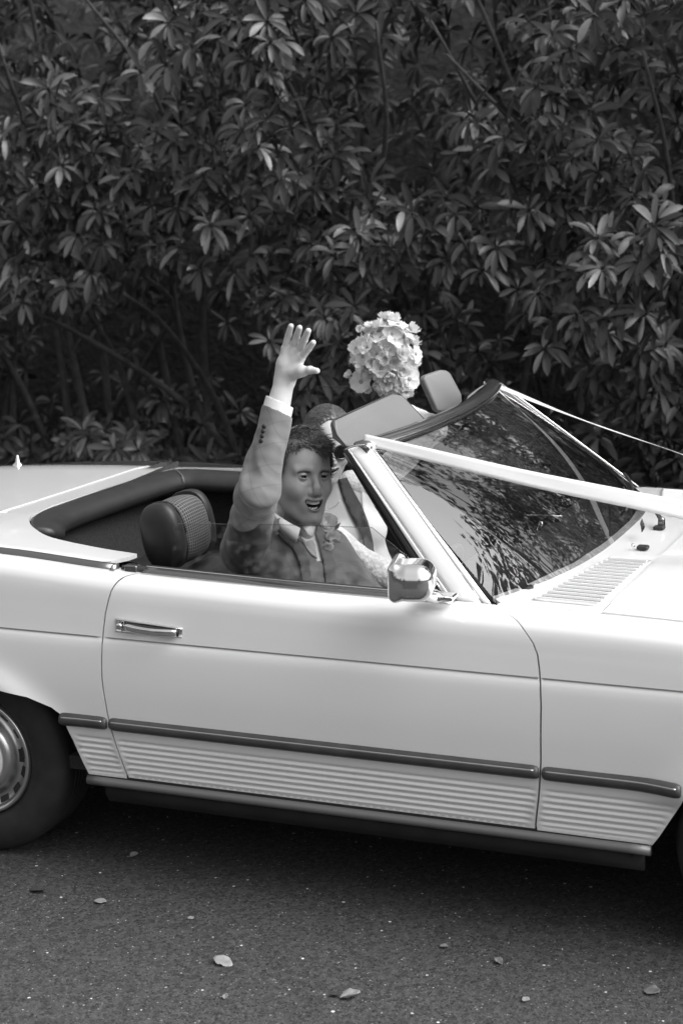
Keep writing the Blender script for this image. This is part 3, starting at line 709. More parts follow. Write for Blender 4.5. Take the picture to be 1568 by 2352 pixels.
# door mirror
MC = Vector((1.4661, -0.93, 0.9818)); RM = rotm(0, 0, math.radians(14))
mirror = cp(organic('door_mirror', lambda P: smin(s_box(P, MC + Vector((.012, 0, 0)), (.056, .072, .050), .042, RM), s_box(P, MC + Vector((-.038, .006, 0)), (.019, .074, .054), .022, RM), .014), tuple(MC - Vector((.1, .1, .08))), tuple(MC + Vector((.1, .1, .08))), .004, M['chrome']))
o = organic('mirror_foot', lambda P: smin(s_cap(P, MC + Vector((.02, .03, -.045)), MC + Vector((.035, .085, -.066)), .014, .02), s_box(P, MC + Vector((.04, .10, -.068)), (.05, .025, .008), .006), .01), tuple(MC - Vector((.08, .05, .1))), tuple(MC + Vector((.12, .16, 0))), .004, M['chrome']); cp(o)

# door glasses: near one wound most of the way down, far one up
def pane(name, poly, th, m):
    P = [Vector(p) for p in poly]; n = len(P); v = [tuple(p) for p in P]
    return cp(obj(name, v, [tuple(range(n))], m, None, False))
ga = [belt(.66, .042, -.03), belt(1.0, .042, -.03), belt(1.47, .042, -.03), (1.4801, -0.748, 0.9257), (1.2758, -0.715, 1.061), (0.9915, -0.715, 1.0522), (0.6734, -0.715, 1.0354), (0.6583, -0.715, 1.019)]
pane('door_glass', ga, .004, M['sideglass'])
cp(tube('glass_edge', ga[3:], .0012, M['sideglass'], n=5))
gb = [(.50, .76, .86), (1.50, .76, .86), (1.22, .60, 1.22), (0.7017, 0.66, 1.2197), (0.5087, 0.66, 1.2135), (0.5236, 0.7, 1.0822)]
pane('door_glass', gb, .004, M['sideglass'])
cp(tube('glass_edge', gb[3:], .0014, M['dash'], n=5))

# wheels
def wheel(x, y, sgn):
    w = bpy.data.objects.new('wheel', None); col.objects.link(w); w.location = (x, y, .295)
    cp(w); w.matrix_parent_inverse = Matrix.Translation(-Vector(car_root.location))
    T = [(.190, .012), (.196, .002), (.215, -.010), (.245, -.016), (.275, -.013), (.298, -.002), (.309, .010), (.3135, .024)]
    tp = T + [(.3150, .03 + .02 * i) for i in range(8)] + [(.309, .188), (.298, .200), (.24, .21), (.19, .19)]
    # tread grooves
    tp2 = []
    for r, h in tp:
        tp2.append((r, h))
        if .04 < h < .17 and r > .3145: tp2 += [(r, h + .004), (r - .007, h + .005), (r - .007, h + .009), (r, h + .010)]
    o = lathe('tyre', [(r, h * sgn) for r, h in tp2], M['tyre'], w, 96)
    R = [(.190, .010), (.1885, -.002), (.185, -.006), (.178, -.004), (.172, .004), (.168, .012)]
    o = lathe('trim_ring', [(r, h * sgn) for r, h in R], M['dullchrome'], w, 96)
    R = [(.170, .014), (.150, .030), (.138, .026), (.132, .016), (.126, .002), (.120, -.008), (.110, -.013), (.102, -.012), (.100, -.009)]
    o = lathe('wheel_disc', [(r, h * sgn) for r, h in R], M['dullchrome'], w, 96)
    R = [(.101, -.0095), (.098, -.015), (.070, -.021), (.03, -.024), (0, -.0245)]
    o = lathe('hub_cap', [(r, h * sgn) for r, h in R], M['paint'], w, 64)
    for k in range(16):
        a = 2 * math.pi * (k + .3) / 16; q = MB(); rm = Matrix.Rotation(-a, 3, 'Y')
        pts = [(.149, -.014), (.1645, -.017), (.1645, .017), (.149, .014)]
        vv = [rm @ Vector((r, sgn * (.0115 + (0.17 - r) * .55), z)) for r, z in pts] + [rm @ Vector((r, sgn * (.030), z)) for r, z in pts]
        q.add(vv, [(0, 1, 2, 3), (7, 6, 5, 4), (0, 4, 5, 1), (1, 5, 6, 2), (2, 6, 7, 3), (3, 7, 4, 0)]); q.build('slot', M['rubber'], w, False)
    o = lathe('brake_drum', [(.17, .04 * sgn), (.0, .04 * sgn)], M['blackpaint'], w, 32)
    return w
wheel(-.004, -.825, 1); wheel(2.46, -.825, 1); wheel(0, .825, -1); wheel(2.46, .825, -1)
# dark wheel housings
for xx in (0, 2.46):
    for sg in (-1, 1):
        v = []; f = []
        for i in range(21):
            a = math.pi * i / 20
            for yy in (.86, .55): v.append((xx + .415 * math.cos(a), sg * yy, .25 + .37 * math.sin(a)))
        for i in range(20): f.append((i * 2, i * 2 + 1, i * 2 + 3, i * 2 + 2))
        cp(obj('wheel_housing', v, f, M['blackpaint']))
bk = MB()
for xx in (0, 2.46): bk.box((xx, 0, .42), (.74, 1.10, .40))
bk.box((1.23, -.83, .55), (1.50, .03, .48)); bk.box((1.23, .83, .55), (1.50, .03, .48))
bk.box((2.5, 0, .6), (1.2, 1.3, .45)); bk.box((-.62, 0, .55), (.9, 1.3, .5))
cp(bk.build('inner_structure', M['blackpaint'], None, False))

# ---- cockpit
ck = MB(); ck.box((.75, 0, .30), (1.7, 1.6, .04)); ck.box((-.16, 0, .60), (.03, 1.5, .58)); ck.box((1.70, 0, .55), (.03, 1.5, .6))
cp(ck.build('cockpit_floor', M['carpet'], None, False))
ck = MB(); ck.box((.78, -.745, .60), (1.5, .05, .54)); cp(ck.build('door_lining', M['vinyl'], None, False))
ck = MB(); ck.box((.78, .75, .60), (1.5, .05, .54)); cp(ck.build('door_lining', M['vinyl'], None, False))
# carpeted rear quarter, near side and back
v = [(0.0104, -0.2573, 0.86), (-0.0175, -0.07, 0.86), (0.003, 0.2856, 0.86), (0.0555, 0.5496, 0.86), (.30, .60, .86), (.30, .55, .45), (.0, .55, .45), (-.02, -.5, .45), (.45, -.70, .45), (.47, -.66, .885), (.3, -.64, .895), (.14, -.60, .905)]
v = [(-.075, y, z) for z in (.91, .45) for y in np.linspace(-.62, .70, 12)]
f = [(i, i + 1, i + 13, i + 12) for i in range(11)]
cp(obj('rear_bulkhead_carpet', v, f, M['carpet']))
v = []
for x, y, z in ((-.075, -.45, .91), (.045, -.50, .915), (.16, -.585, .912), (.34, -.635, .903), (.50, -.66, .893)): v += [(x, y, z), (x, y + .02, .45)]
cp(obj('quarter_carpet', v, [(i * 2, i * 2 + 2, i * 2 + 3, i * 2 + 1) for i in range(4)], M['carpet']))
v = []
for x, y in ((-.075, .655), (.2, .69), (.6, .715)): v += [(x, y, .88), (x, y - .02, .45)]
cp(obj('quarter_carpet', v, [(i * 2, i * 2 + 2, i * 2 + 3, i * 2 + 1) for i in range(2)], M['carpet']))
pp = spline([(.045, -.475, .926), (-.010, -.40, .926), (-.060, -.31, .922), (-.090, -.20, .917), (-.100, -.05, .911), (-.096, .15, .906), (-.086, .35, .901), (-.070, .52, .897), (-.045, .60, .895), (.01, .638, .893), (.10, .655, .890), (.30, .675, .885), (.55, .695, .878), (.80, .71, .87)], 5)
PADP = [(-.012, .000), (.0, .004), (.03, .003), (.060, -.004), (.080, -.014), (.092, -.030), (.092, -.048), (.080, -.062), (.060, -.066), (.040, -.055), (.0, -.05), (-.012, -.03)]
cp(sweep('rear_crash_pad', pp, PADP, (0, 0, 1), M['vinyl'], None, True, lambda q: .55 + .45 * min(1, q / .06)))
cp(tube('pad_seam', [Vector((-.045, .61, .899)), Vector((-.01, .575, .899)), Vector((.02, .55, .888)), Vector((.032, .535, .868))], .0022, M['visor'], n=5))
# seats
def seat(yc, sgn):
    s = bpy.data.objects.new('seat', None); col.objects.link(s); s.location = (.6, yc, .3); cp(s); s.matrix_parent_inverse = Matrix.Translation(-Vector(car_root.location))
    inv = Matrix.Translation(-Vector((.6, yc, .3)))
    def sp(o): o.parent = s; o.matrix_parent_inverse = inv; return o
    sp(organic('backrest', lambda P: s_box(P, (.62, yc, .60), (.055, .22, .24), .05, rotm(0, math.radians(-16), 0)), (.42, yc - .3, .36), (.85, yc + .3, .96), .012, M['vinyl']))
    sp(organic('cushion', lambda P: s_box(P, (.95, yc, .42), (.26, .24, .07), .05, rotm(0, math.radians(-6), 0)), (.6, yc - .3, .3), (1.3, yc + .3, .55), .014, M['vinyl']))
    c = Vector((.535, yc - .02, .950)); R = rotm(0, math.radians(-10), 0)
    def hr(P):
        q = (P - np.array(c)) @ R; w = 1 + 0 * q[..., 0]
        e = s_sup(P, c, (.070, .128, .100), R, 2.7)
        return e + .006 * np.exp(-((q[..., 1] + .10) / .012) ** 2) * 0
    def uvf(V):
        q = (V - np.array(c)) @ R; a = np.arctan2(q[:, 2], q[:, 0]) * .10; return np.stack([a, q[:, 1]], 1)
    sp(organic('headrest', hr, c - Vector((.09, .15, .14)), c + Vector((.09, .15, .14)), .005, M['check'], uv=uvf))
    for e in (-1, 1):
        d = c + Vector((-.004, e * .100, 0))
        sp(organic('headrest_side', lambda P: s_sup(P, d, (.068, .038, .104), R, 2.6), d - Vector((.1, .06, .15)), d + Vector((.1, .06, .15)), .005, M['vinyl']))
        pts = []
        for k in range(25):
            a = 2 * math.pi * k / 24; l = np.array([.067 * np.sign(math.cos(a)) * abs(math.cos(a)) ** .77, -e * .022, .102 * np.sign(math.sin(a)) * abs(math.sin(a)) ** .77]); pts.append(Vector(R @ l) + d)
        sp(tube('piping', pts, .003, M['dash'], n=6))
    return s
seat(-.43, 1); seat(.42, -1)
# dashboard with a pale cloth lying at its near end, steering wheel
cp(organic('dashboard', lambda P: smin(s_box(P, (1.62, 0, .80), (.13, .68, .10), .05), s_box(P, (1.48, -.38, .83), (.08, .22, .07), .05), .05), (1.30, -.75, .62), (1.80, .75, .98), .014, M['dash']))
stw = bpy.data.objects.new('steering_wheel', None); col.objects.link(stw); stw.location = (1.30, -.38, .76); cp(stw); stw.matrix_parent_inverse = Matrix.Translation(-Vector(car_root.location))
A_ = Matrix.Rotation(math.radians(-62), 3, 'Y')
tube('rim', [A_ @ Vector((.19 * math.cos(a), .19 * math.sin(a), 0)) for a in np.linspace(0, 2 * math.pi, 49)], .011, M['dash'], stw, 8)
tube('spoke', [A_ @ Vector((0, -.19, 0)), A_ @ Vector((0, .19, 0))], .015, M['dash'], stw, 8)
tube('column', [A_ @ Vector((0, 0, .02)), A_ @ Vector((0, 0, -.28))], .03, M['dash'], stw, 10)

# ------------------------------------------------------------------ people
def frame(fwd, up):
    f = Vector(fwd).normalized(); u = Vector(up); u = (u - f * u.dot(f)).normalized(); r = f.cross(u)
    return np.array([list(r), list(f), list(u)]).T            # columns: right, forward, up
class Local:
    def __init__(s, origin, R, scale=(1, 1, 1)): s.o = np.array(origin, float); s.R = R; s.s = np.array(scale, float)
    def w(s, p): return Vector(s.R @ (np.array(p, float) * s.s) + s.o)
    def l(s, P): return ((P - s.o) @ s.R) / s.s
def face_sdf(q, female=False, open_=1.0):
    ax = np.abs(q[..., 0]); Q = np.stack([ax, q[..., 1], q[..., 2]], -1); jw = .85 if female else 1.0
    d = s_ell(q, (0, -.018, .036), (.0755, .098, .088))
    d = smin(d, s_ell(q, (0, .028, .028), (.060, .062, .062)), .03)
    d = smin(d, s_ell(q, (0, .024, -.038), (.0615, .0615, .080)), .035)
    d = smin(d, s_ell(Q, (.046, .040, -.030), (.022, .030, .022)), .030)                    # cheek bones
    d = smin(d, s_cap(Q, (.054 * jw, -.004, -.062), (.018 * jw, .062, -.110), .019 * jw, .016), .024)   # jaw
    d = smin(d, s_ell(q, (0, .070, -.108), (.020, .019, .015)), .018)                       # chin
    d = smin(d, s_cap(Q, (.012, .084, .015), (.046, .067, .016), .008, .009), .014)         # brow
    d = smax(d, -s_ell(Q, (.032, .099, -.000), (.019, .024, .0140)), .013)                  # sockets
    nose = smin(s_cap(q, (0, .083, .010), (0, .105, -.028), .0068, .0095), s_cap(q, (0, .102, -.033), (0, .103, -.037), .0125), .007)
    nose = smin(nose, s_cap(Q, (.0125, .093, -.041), (.0135, .088, -.040), .0072), .005)
    d = smin(d, nose, .010)
    d = smin(d, s_ell(q, (0, .070, -.070), (.034, .024, .030)), .020)                       # muzzle
    my = -.071; h = .0115 * open_; wd = .029; Q = Q.copy(); Q0 = Q.copy(); Q[..., 2] -= 8.5 * Q[..., 0] ** 2
    lipc = []
    up = s_cap(Q, (0, .0945, my + h - .001), (.014, .0915, my + h - .001), .0036); up = smin(up, s_cap(Q, (.014, .0915, my + h - .001), (wd, .078, my + h * .5), .0036, .0020), .003)
    lo = s_cap(Q, (0, .0915, my - h - .002), (.013, .0885, my - h - .0005), .0052); lo = smin(lo, s_cap(Q, (.013, .0885, my - h + .0005), (wd, .077, my + h * .35), .0048, .0020), .003)
    d = smin(d, smin(up, lo, .002), .005)
    cav = smax(s_ell(Q, (0, .090, my + .001), (wd * .93, .028, h * 1.25)), Q[..., 2] - (my + h * .62), .002)
    d = smax(d, -cav, .003); Q = Q0                                                     # open mouth
    d = smin(d, s_ell(Q, (.037, .060, -.038), (.016, .020, .018)), .016)                    # cheeks lifted by the smile
    # lids over the eye balls
    eb = s_sph(Q, (.0315, .0735, .0005), .0138)
    slit = s_ell(Q, (.0315, .090, .0004), (.0138, .020, .0030))
    d = smin(d, smax(eb, -slit, .0015), .004); d = smax(d, -s_ell(Q, (.0315, .0900, .0004), (.0130, .018, .0029)), .001)
    # ears
    e = s_ell(Q, (.0790, -.006, -.006), (.0075, .018, .031)); e = smax(e, -s_ell(Q, (.0870, .002, -.004), (.006, .009, .018)), .004)
    d = smin(d, e, .006)
    d = smin(d, s_cap(q, (0, -.034, -.070), (0, -.050, -.22), .050 * (.82 if female else 1.05), .054 * (.85 if female else 1.08)), .022)
    return d
def strands(roots, dirs, length, rad, curl, seed, center=None, gravity=(0, 0, 0), n=6, freq=60, keep=None):
    r = np.random.default_rng(seed); V = []; F = []; N = len(roots)
    p = np.array(roots, float); d = np.array(dirs, float); L = length * (.7 + .6 * r.random(N)); step = (L / n)[:, None]
    a = np.cross(d, r.normal(size=(N, 3))); a /= sl(a)[:, None]; rings = []
    ph = r.random((N, 3)) * .6
    for k in range(n + 1):
        b = np.cross(d, a); b /= np.maximum(sl(b)[:, None], 1e-6); w = rad * (1 - .75 * k / n)
        rings.append(np.stack([p + (a * math.cos(t) + b * math.sin(t)) * w for t in (0, 2.094, 4.189)], 1))
        nz = np.stack([np.sin(p @ np.array([freq, freq * .7, -freq * .5]) + 1 + ph[:, 0] * 6), np.sin(p @ np.array([-freq * .6, freq, freq * .4]) + ph[:, 1] * 6), np.sin(p @ np.array([freq * .5, -freq * .6, freq]) + 4 + ph[:, 2] * 6)], 1)
        d = d + nz * curl + np.array(gravity); d /= sl(d)[:, None]
        p = p + d * step
        if keep is not None: p = keep(p)
    R3 = np.stack(rings, 1)                                    # N, n+1, 3, 3
    V = R3.reshape(-1, 3); base = np.arange(N) * (n + 1) * 3; F = []
    for k in range(n):
        for t in range(3):
            t2 = (t + 1) % 3; F.append(np.stack([base + k * 3 + t, base + k * 3 + t2, base + (k + 1) * 3 + t2, base + (k + 1) * 3 + t], 1))
    return V, np.concatenate(F)
def head(L, female, skin, parent, open_=1.0):
    fn = lambda P: face_sdf(L.l(P), female, open_)
    lo = L.o - .19; hi = L.o + .19
    V, F = snet(fn, lo, hi, .0024)
    return V, F, grad(fn, V, .001), fn
def assign(o, L, mouthz=-.071, op=1.0):
    me = o.data; C = np.zeros(len(me.polygons) * 3); me.polygons.foreach_get('center', C); C = L.l(C.reshape(-1, 3))
    ax = np.abs(C[:, 0]); mi = np.zeros(len(C), int)
    zz = C[:, 2] - 8.5 * ax ** 2
    cav = ((ax / .0275) ** 2 + ((zz - mouthz - .001) / (.0150 * op)) ** 2 < 1.0) & (zz < mouthz + .0085) & (C[:, 1] > .050) & (C[:, 1] < .0880 - 12 * ax ** 2)
    lip = ((ax / .0315) ** 2 + ((zz - mouthz + .0012) / (.0178 * op)) ** 2 < 1) & (zz < mouthz + .0145) & (C[:, 1] > .068) & ~cav
    mi[lip] = 1; mi[cav] = 2
    me.polygons.foreach_set('material_index', mi.tolist()); me.update()
def person_at(loc, label, group=None): return thing('person', label, 'person', loc)
def sub(o, root):
    o.parent = root; o.matrix_parent_inverse = Matrix.Translation(-Vector(root.location)); return o
def eyes(L, root, lens=False):
    for s in (-1, 1):
        c = L.w((s * .0315, .0722, .0003)); e = organic('eye', lambda P: s_sph(P, c, .0124), c - Vector((.018,) * 3), c + Vector((.018,) * 3), .002, M['eye']); sub(e, root)
        g = L.w((s * .0315 + .0016, .0848, .0006)); f_ = Vector(L.R @ np.array([.10, 1, 0])).normalized(); q = f_.orthogonal(); v = [g + f_ * .0006]; k = f_.cross(q)
        for i in range(16): a = i / 16 * 6.2832; v.append(g + (q * math.cos(a) + k * math.sin(a)) * .0058 - f_ * .0006)
        o = obj('iris', v, [(0, 1 + i, 1 + (i + 1) % 16) for i in range(16)], M['iris']); o.parent = e; o.matrix_parent_inverse = Matrix.Translation(-Vector(root.location))
        o.matrix_parent_inverse = Matrix.Identity(4) if False else o.matrix_parent_inverse
        o.matrix_parent_inverse = (e.matrix_parent_inverse.inverted() @ Matrix.Translation(-Vector(root.location))) if False else Matrix.Translation((0, 0, 0))
def teeth(L, root, my=-.071, op=1.0, lower=True):
    for nm, z, hh, n, dy in (('upper_teeth', my + .0048 * op, .0052, 8, .0), ('lower_teeth', my - .0110 * op, .0026, 6, -.004))[:2 if lower else 1]:
        mb = MB()
        for i in range(n):
            u = (i + .5) / n * 2 - 1; x = u * .0200; y = .0850 + dy - .010 * u * u
            rot = Matrix(L.R.tolist()) @ Matrix.Rotation(-u * .7 * .9, 3, 'Z'); mb.box(L.w((x, y, z + .0034 * u * u)), (.0043 * L.s[0], .004, hh * 2 * L.s[2]), rot)
        sub(mb.build(nm, M['teeth'], None, False), root)

# ---------------- the groom
NB = Vector((0.871, -0.42, 1.0036)); PB = Vector((0.8954, -0.38, 0.7066))
groom = person_at((PB.x, PB.y, .48), 'laughing man in a checked grey suit and pale tie waving one raised arm')
hv = Vector((.413, -.911, 0)); hr_ = Vector((.911, .413, 0))
def facing(yaw, pitch): a = math.radians(yaw); p = math.radians(pitch); h = hv * math.cos(a) + hr_ * math.sin(a); return h * math.cos(p) + Vector((0, 0, math.sin(p)))
ff = facing(25, 6)
upg = Vector((0, 0, 1)) + Vector((.92, .39, 0)) * math.tan(math.radians(7))
HL = Local((0.9358, -0.42, 1.1328), frame(ff, upg), (1.03, 1.0, 1.14))
V1, F1, N1, fn1 = head(HL, False, None, groom)
TF = Vector((.90, -.44, .0)); TR = frame(TF, NB - PB); TL = Local(NB, TR)
SH = TL.w((.165, .0, -.055)); ELB = Vector((0.9428, -0.74, 1.1513)); WR = Vector((0.9944, -0.64, 1.4577)); SHL = TL.w((-.120, .03, -.150)); ELL = Vector((1.05, -.17, .66)); WRL = Vector((1.24, -.30, .76))
def hb(u, v, y): return None
# hand: palm and five separate fingers
PALM = dict(c=(1.0108, -0.645, 1.508))
FB = [(1.0002, -0.645, 1.5419), (1.0215, -0.642, 1.542), (1.0398, -0.645, 1.5332), (1.0506, -0.65, 1.5171)]          # knuckle roots: little, ring, middle, index
FM = [(1.0133, -0.65, 1.5783), (1.0384, -0.65, 1.5752), (1.0641, -0.655, 1.5679), (1.0787, -0.66, 1.5459)]
FT = [(1.0269, -0.66, 1.6065), (1.0554, -0.665, 1.6029), (1.0828, -0.668, 1.5954), (1.0978, -0.672, 1.5637)]
TH = [(1.0169, -0.65, 1.4721), (1.0559, -0.665, 1.4816), (1.0856, -0.672, 1.4872), (1.1093, -0.678, 1.4863)]
def hand_sdf(P):
    d = s_cap(P, WR, (0.9982, -0.642, 1.4949), .0275, .0270)
    d = smin(d, s_cap(P, (0.9965, -0.642, 1.4863), FB[0], .0225, .0120), .012)
    d = smin(d, s_cap(P, (1.0059, -0.642, 1.4866), FB[1], .021, .0125), .010)
    d = smin(d, s_cap(P, (1.0169, -0.643, 1.4833), FB[2], .020, .0125), .010)
    d = smin(d, s_cap(P, (1.0204, -0.645, 1.4813), FB[3], .019, .0125), .010)
    d = smin(d, s_cap(P, TH[0], TH[1], .020, .0165), .014)
    fl = [(.0096, .0080), (.0100, .0083), (.0102, .0084), (.0098, .0082)]
    for b, m, t, (r0, r1) in zip(FB, FM, FT, fl):
        g = smin(s_cap(P, b, m, r0 + .001, r0), s_cap(P, m, t, r0, r1), .002); d = smin(d, g, .0028)
    g = smin(s_cap(P, TH[1], TH[2], .0125, .0112), s_cap(P, TH[2], TH[3], .0112, .0082), .003); d = smin(d, g, .010)
    return d + .0004 * wob(P, 260, 4)
fore = lambda P: smin(s_cap(P, WR, Vector(WR).lerp(ELB, .35), .0268, .036), hand_sdf(P), .018)
V2, F2 = snet(fore, np.minimum(np.array(WR), np.array(ELB).clip(None, 9)) - .07 if False else (.78, -.76, 1.33), (1.14, -.56, 1.64), .0024)
N2 = grad(fore, V2, .001)
def gbody(P):                                      # the body under the clothes
    d = s_ell(TL.l(P), (0, -.01, -.25), (.15, .10, .26)); d = smin(d, s_cap(P, TL.w((.14, 0, -.06)), TL.w((-.09, 0, -.12)), .05), .04)
    d = smin(d, s_cap(P, TL.w((0, -.02, -.05)), TL.w((0, 0, .03)), .052), .03)
    for s in (1, -1):
        hpj = PB + Vector((.02, -.10 * s, -.28)); kn = Vector((PB.x + .44, PB.y - .13 * s, .56)); ft = Vector((PB.x + .70, PB.y - .12 * s, .36))
        d = smin(d, s_cap(P, hpj, kn, .075, .055), .03); d = smin(d, s_cap(P, kn, ft, .05, .035), .02)
    d = smin(d, s_cap(P, SHL, ELL, .042, .036), .03); d = smin(d, s_cap(P, ELL, WRL, .035, .025), .02); d = smin(d, s_cap(P, WRL, WRL + Vector((.06, -.02, .02)), .026, .02), .015)
    return d
V3, F3 = snet(gbody, (.55, -.75, .25), (1.75, .05, 1.10), .014)
N3 = grad(gbody, V3, .004)
Vb = np.concatenate([V1, V2, V3]); Fb = F1.tolist() + (F2 + len(V1)).tolist() + (F3 + len(V1) + len(V2)).tolist()
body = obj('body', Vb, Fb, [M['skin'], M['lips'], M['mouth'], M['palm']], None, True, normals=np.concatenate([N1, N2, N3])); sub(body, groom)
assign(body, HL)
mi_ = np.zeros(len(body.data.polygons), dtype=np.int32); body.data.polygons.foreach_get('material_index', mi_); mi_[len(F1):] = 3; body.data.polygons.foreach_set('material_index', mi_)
eyes(HL, groom); teeth(HL, groom)
# hair: a close cap with wavy locks on top, short sides
def hairline(q):                                   # positive where hair grows
    x, y, z = q[..., 0], q[..., 1], q[..., 2]; ax = np.abs(x)
    top = .066 + .012 * np.sin(x * 60) + .22 * np.clip(ax - .03, 0, 1) - .20 * np.clip(x * -1 - .005, 0, .05) * 0
    top = np.where(y > .03, top, .066 - (.03 - y) * 1.15)
    side = np.where(y < .035, 1.0, 1.0)
    lim = np.where((ax > .062) & (y < .040) & (y > -.02), -.002 + 1.2 * np.clip(y - .01, 0, 1), top)
    return z - np.maximum(lim, -.085)
def cap_sdf(P):
    q = HL.l(P); d = face_sdf(q) - .0035 - .0012 * wob(q, 130, 3)
    return smax(d, -(hairline(q) - .005) * .9 + .002 * wob(q, 220, 5), .004)
hairc = organic('hair', cap_sdf, HL.o - .16, HL.o + .17, .0035, M['hair']); sub(hairc, groom)
r = np.random.default_rng(5); u = r.normal(size=(22000, 3)); u /= sl(u)[:, None]; u = u[u[:, 2] > -.45]
c0_ = np.array([0, -.018, .038]); q = c0_ + u * .14
for _ in range(25): q = q - u * (face_sdf(q)[:, None] - .002) * .8
q = q; q = q[hairline(q) > r.uniform(-.006, .004, len(q))][:5200]
u = (q - np.array([0, -.018, .038])); u /= sl(u)[:, None]
dl = u * .34 + np.array([-.55, .80, -.05]) * np.clip(q[:, 2:3] / .10, 0, 1) + np.array([0, -.25, -.6]) * np.clip(1 - q[:, 2:3] / .07, 0, 1) + r.normal(size=q.shape) * .12
dl /= sl(dl)[:, None]; Vh, Fh = strands(q, dl, .013 + .022 * np.clip((q[:, 2] - .03) / .08, 0, 1), .00150, .20, 6, n=7, freq=70, gravity=(-.06, .10, -.17))
Vw = (HL.R @ (Vh * HL.s).T).T + HL.o
hl_ = obj('locks', Vw, Fh.tolist(), M['hair'], None); hl_.parent = hairc
def brow(L, root, m, th=1.0):
    r = np.random.default_rng(2)
    for s in (-1, 1):
        t = r.random(170); x = s * (.015 + .031 * t); z = .0120 + .0016 * np.sin(t * 2.6) + r.normal(size=170) * .0011 * th; y = .0885 - .020 * t ** 1.6 + .001
        q = np.stack([x, y, z], 1); d = np.stack([s * np.ones(170), -.35 * np.ones(170), .30 - .6 * t], 1) + r.normal(size=(170, 3)) * .15; d /= sl(d)[:, None]
        fnl = lambda P: face_sdf(P, root is not groom)
        for _ in range(8): q[:, 1] -= (fnl(q) - .0006) * .8
        V, F = strands(q, d, .0065, .00036, .02, 3, n=3); V = (L.R @ (V * L.s).T).T + L.o; sub(obj('eyebrow', V, F.tolist(), m), root)
brow(HL, groom, M['brow'])

# jacket
def sleeve(P):
    ax_ = np.array((SH - ELB).normalized()); 
    d = s_cap(P, SH, ELB, .072, .056); d = smin(d, s_cap(P, ELB, Vector(ELB).lerp(WR, .78), .055, .0445), .03)
    along = P @ np.array((ELB - SH).normalized())
    cutq = (P - np.array(Vector(ELB).lerp(WR, .715))) @ np.array((WR - ELB).normalized()); fd = .15 + .85 * np.clip(-cutq / .07, 0, 1)
    d = d + fd * (.0065 * wob(P * np.array([1, 1, .5]), 46, 21) + .0040 * np.abs(wob(P, 70, 23))) + fd * .0062 * np.sin(along * 78 + 3 * wob(P, 22, 2)) * np.exp(-(sl(P - np.array(ELB)) / .13) ** 2)
    cutp = (P - np.array(Vector(ELB).lerp(WR, .715))) @ np.array(((WR - ELB).normalized() + Vector((.22, .09, 0))).normalized())
    return smax(d, cutp, .003)
def jacket(P):
    q = TL.l(P)
    d = s_ell(q, (.02, .0, -.25), (.160, .126, .25)); d = smin(d, s_cap(q, (.145, -.008, -.065), (-.095, .005, -.125), .062), .05)
    d = smin(d, s_ell(q, (0, .03, -.46), (.175, .14, .16)), .06)
    d = smin(d, s_ell(q, (.055, .085, -.20), (.080, .045, .12)), .04); d = smin(d, s_ell(q, (-.045, .085, -.22), (.075, .045, .12)), .04)
    d = smin(d, s_cap(P, SHL, ELL, .068, .055), .045); d = smin(d, s_cap(P, ELL, Vector(ELL).lerp(WRL, .8), .053, .045), .03)
    d = d + .0045 * wob(P, 30, 9) + .0028 * np.abs(wob(P, 60, 10)) + .0012 * wob(P, 120, 12)
    d = smin(d, sleeve(P), .022)
    d = smax(d, -s_cap(q, (0, .02, .06), (0, .0, -.02), .066, .060), .006)
    return d
jk = organic('jacket', jacket, (.60, -.84, .50), (1.30, .02, 1.46), .0075, M['suit']); sub(jk, groom)
shirt_sdf = lambda P: smin(s_ell(TL.l(P), (.01, .0, -.24), (.135, .112, .23)), s_cap(TL.l(P), (0, -.012, -.10), (0, -.012, .030), .070, .058), .03)
sh = organic('shirt', shirt_sdf, (.62, -.68, .72), (1.12, -.14, 1.14), .007, M['shirt']); sub(sh, groom)
# cuff of the raised arm with its buttons
dirf = (WR - ELB).normalized(); A0 = Vector(ELB).lerp(WR, .70)
cuff = organic('shirt_cuff', lambda P: smax(smax(s_cap(P, A0 - dirf * .02, A0 + dirf * .12, .0425, .0400), (P - np.array(A0 + dirf * .030)) @ np.array((dirf + Vector((.20, .08, 0))).normalized()), .003), -s_cap(P, A0 + dirf * .02, A0 + dirf * .12, .037, .036), .002) + .0008 * wob(P, 120, 3), A0 - Vector((.09,) * 3), A0 + Vector((.10,) * 3), .0032, M['shirt']); sub(cuff, groom)
def onto(fn, p, d, off=.0):
    p = np.array([p], float); D = np.array(Vector(d).normalized()); p = p - D * .25
    for _ in range(80): p = p + D * np.clip(fn(p) - off, -.02, .05)[:, None] * .8
    return Vector(p[0])
VD = Vector((-.36, .90, -.18))
for (a, b) in ((606,976), (605,986), (603,997), (601,1008)):
    pass
for p in ((0.9534, -0.7, 1.3279), (0.9501, -0.7, 1.3142), (0.9468, -0.7, 1.3004), (0.9435, -0.7, 1.2866)):
    c = onto(jacket, p, VD, .001); o = organic('cuff_button', lambda P: s_ell(P, c, (.007, .004, .007)), c - Vector((.011,) * 3), c + Vector((.011,) * 3), .002, M['rubber']); sub(o, groom)
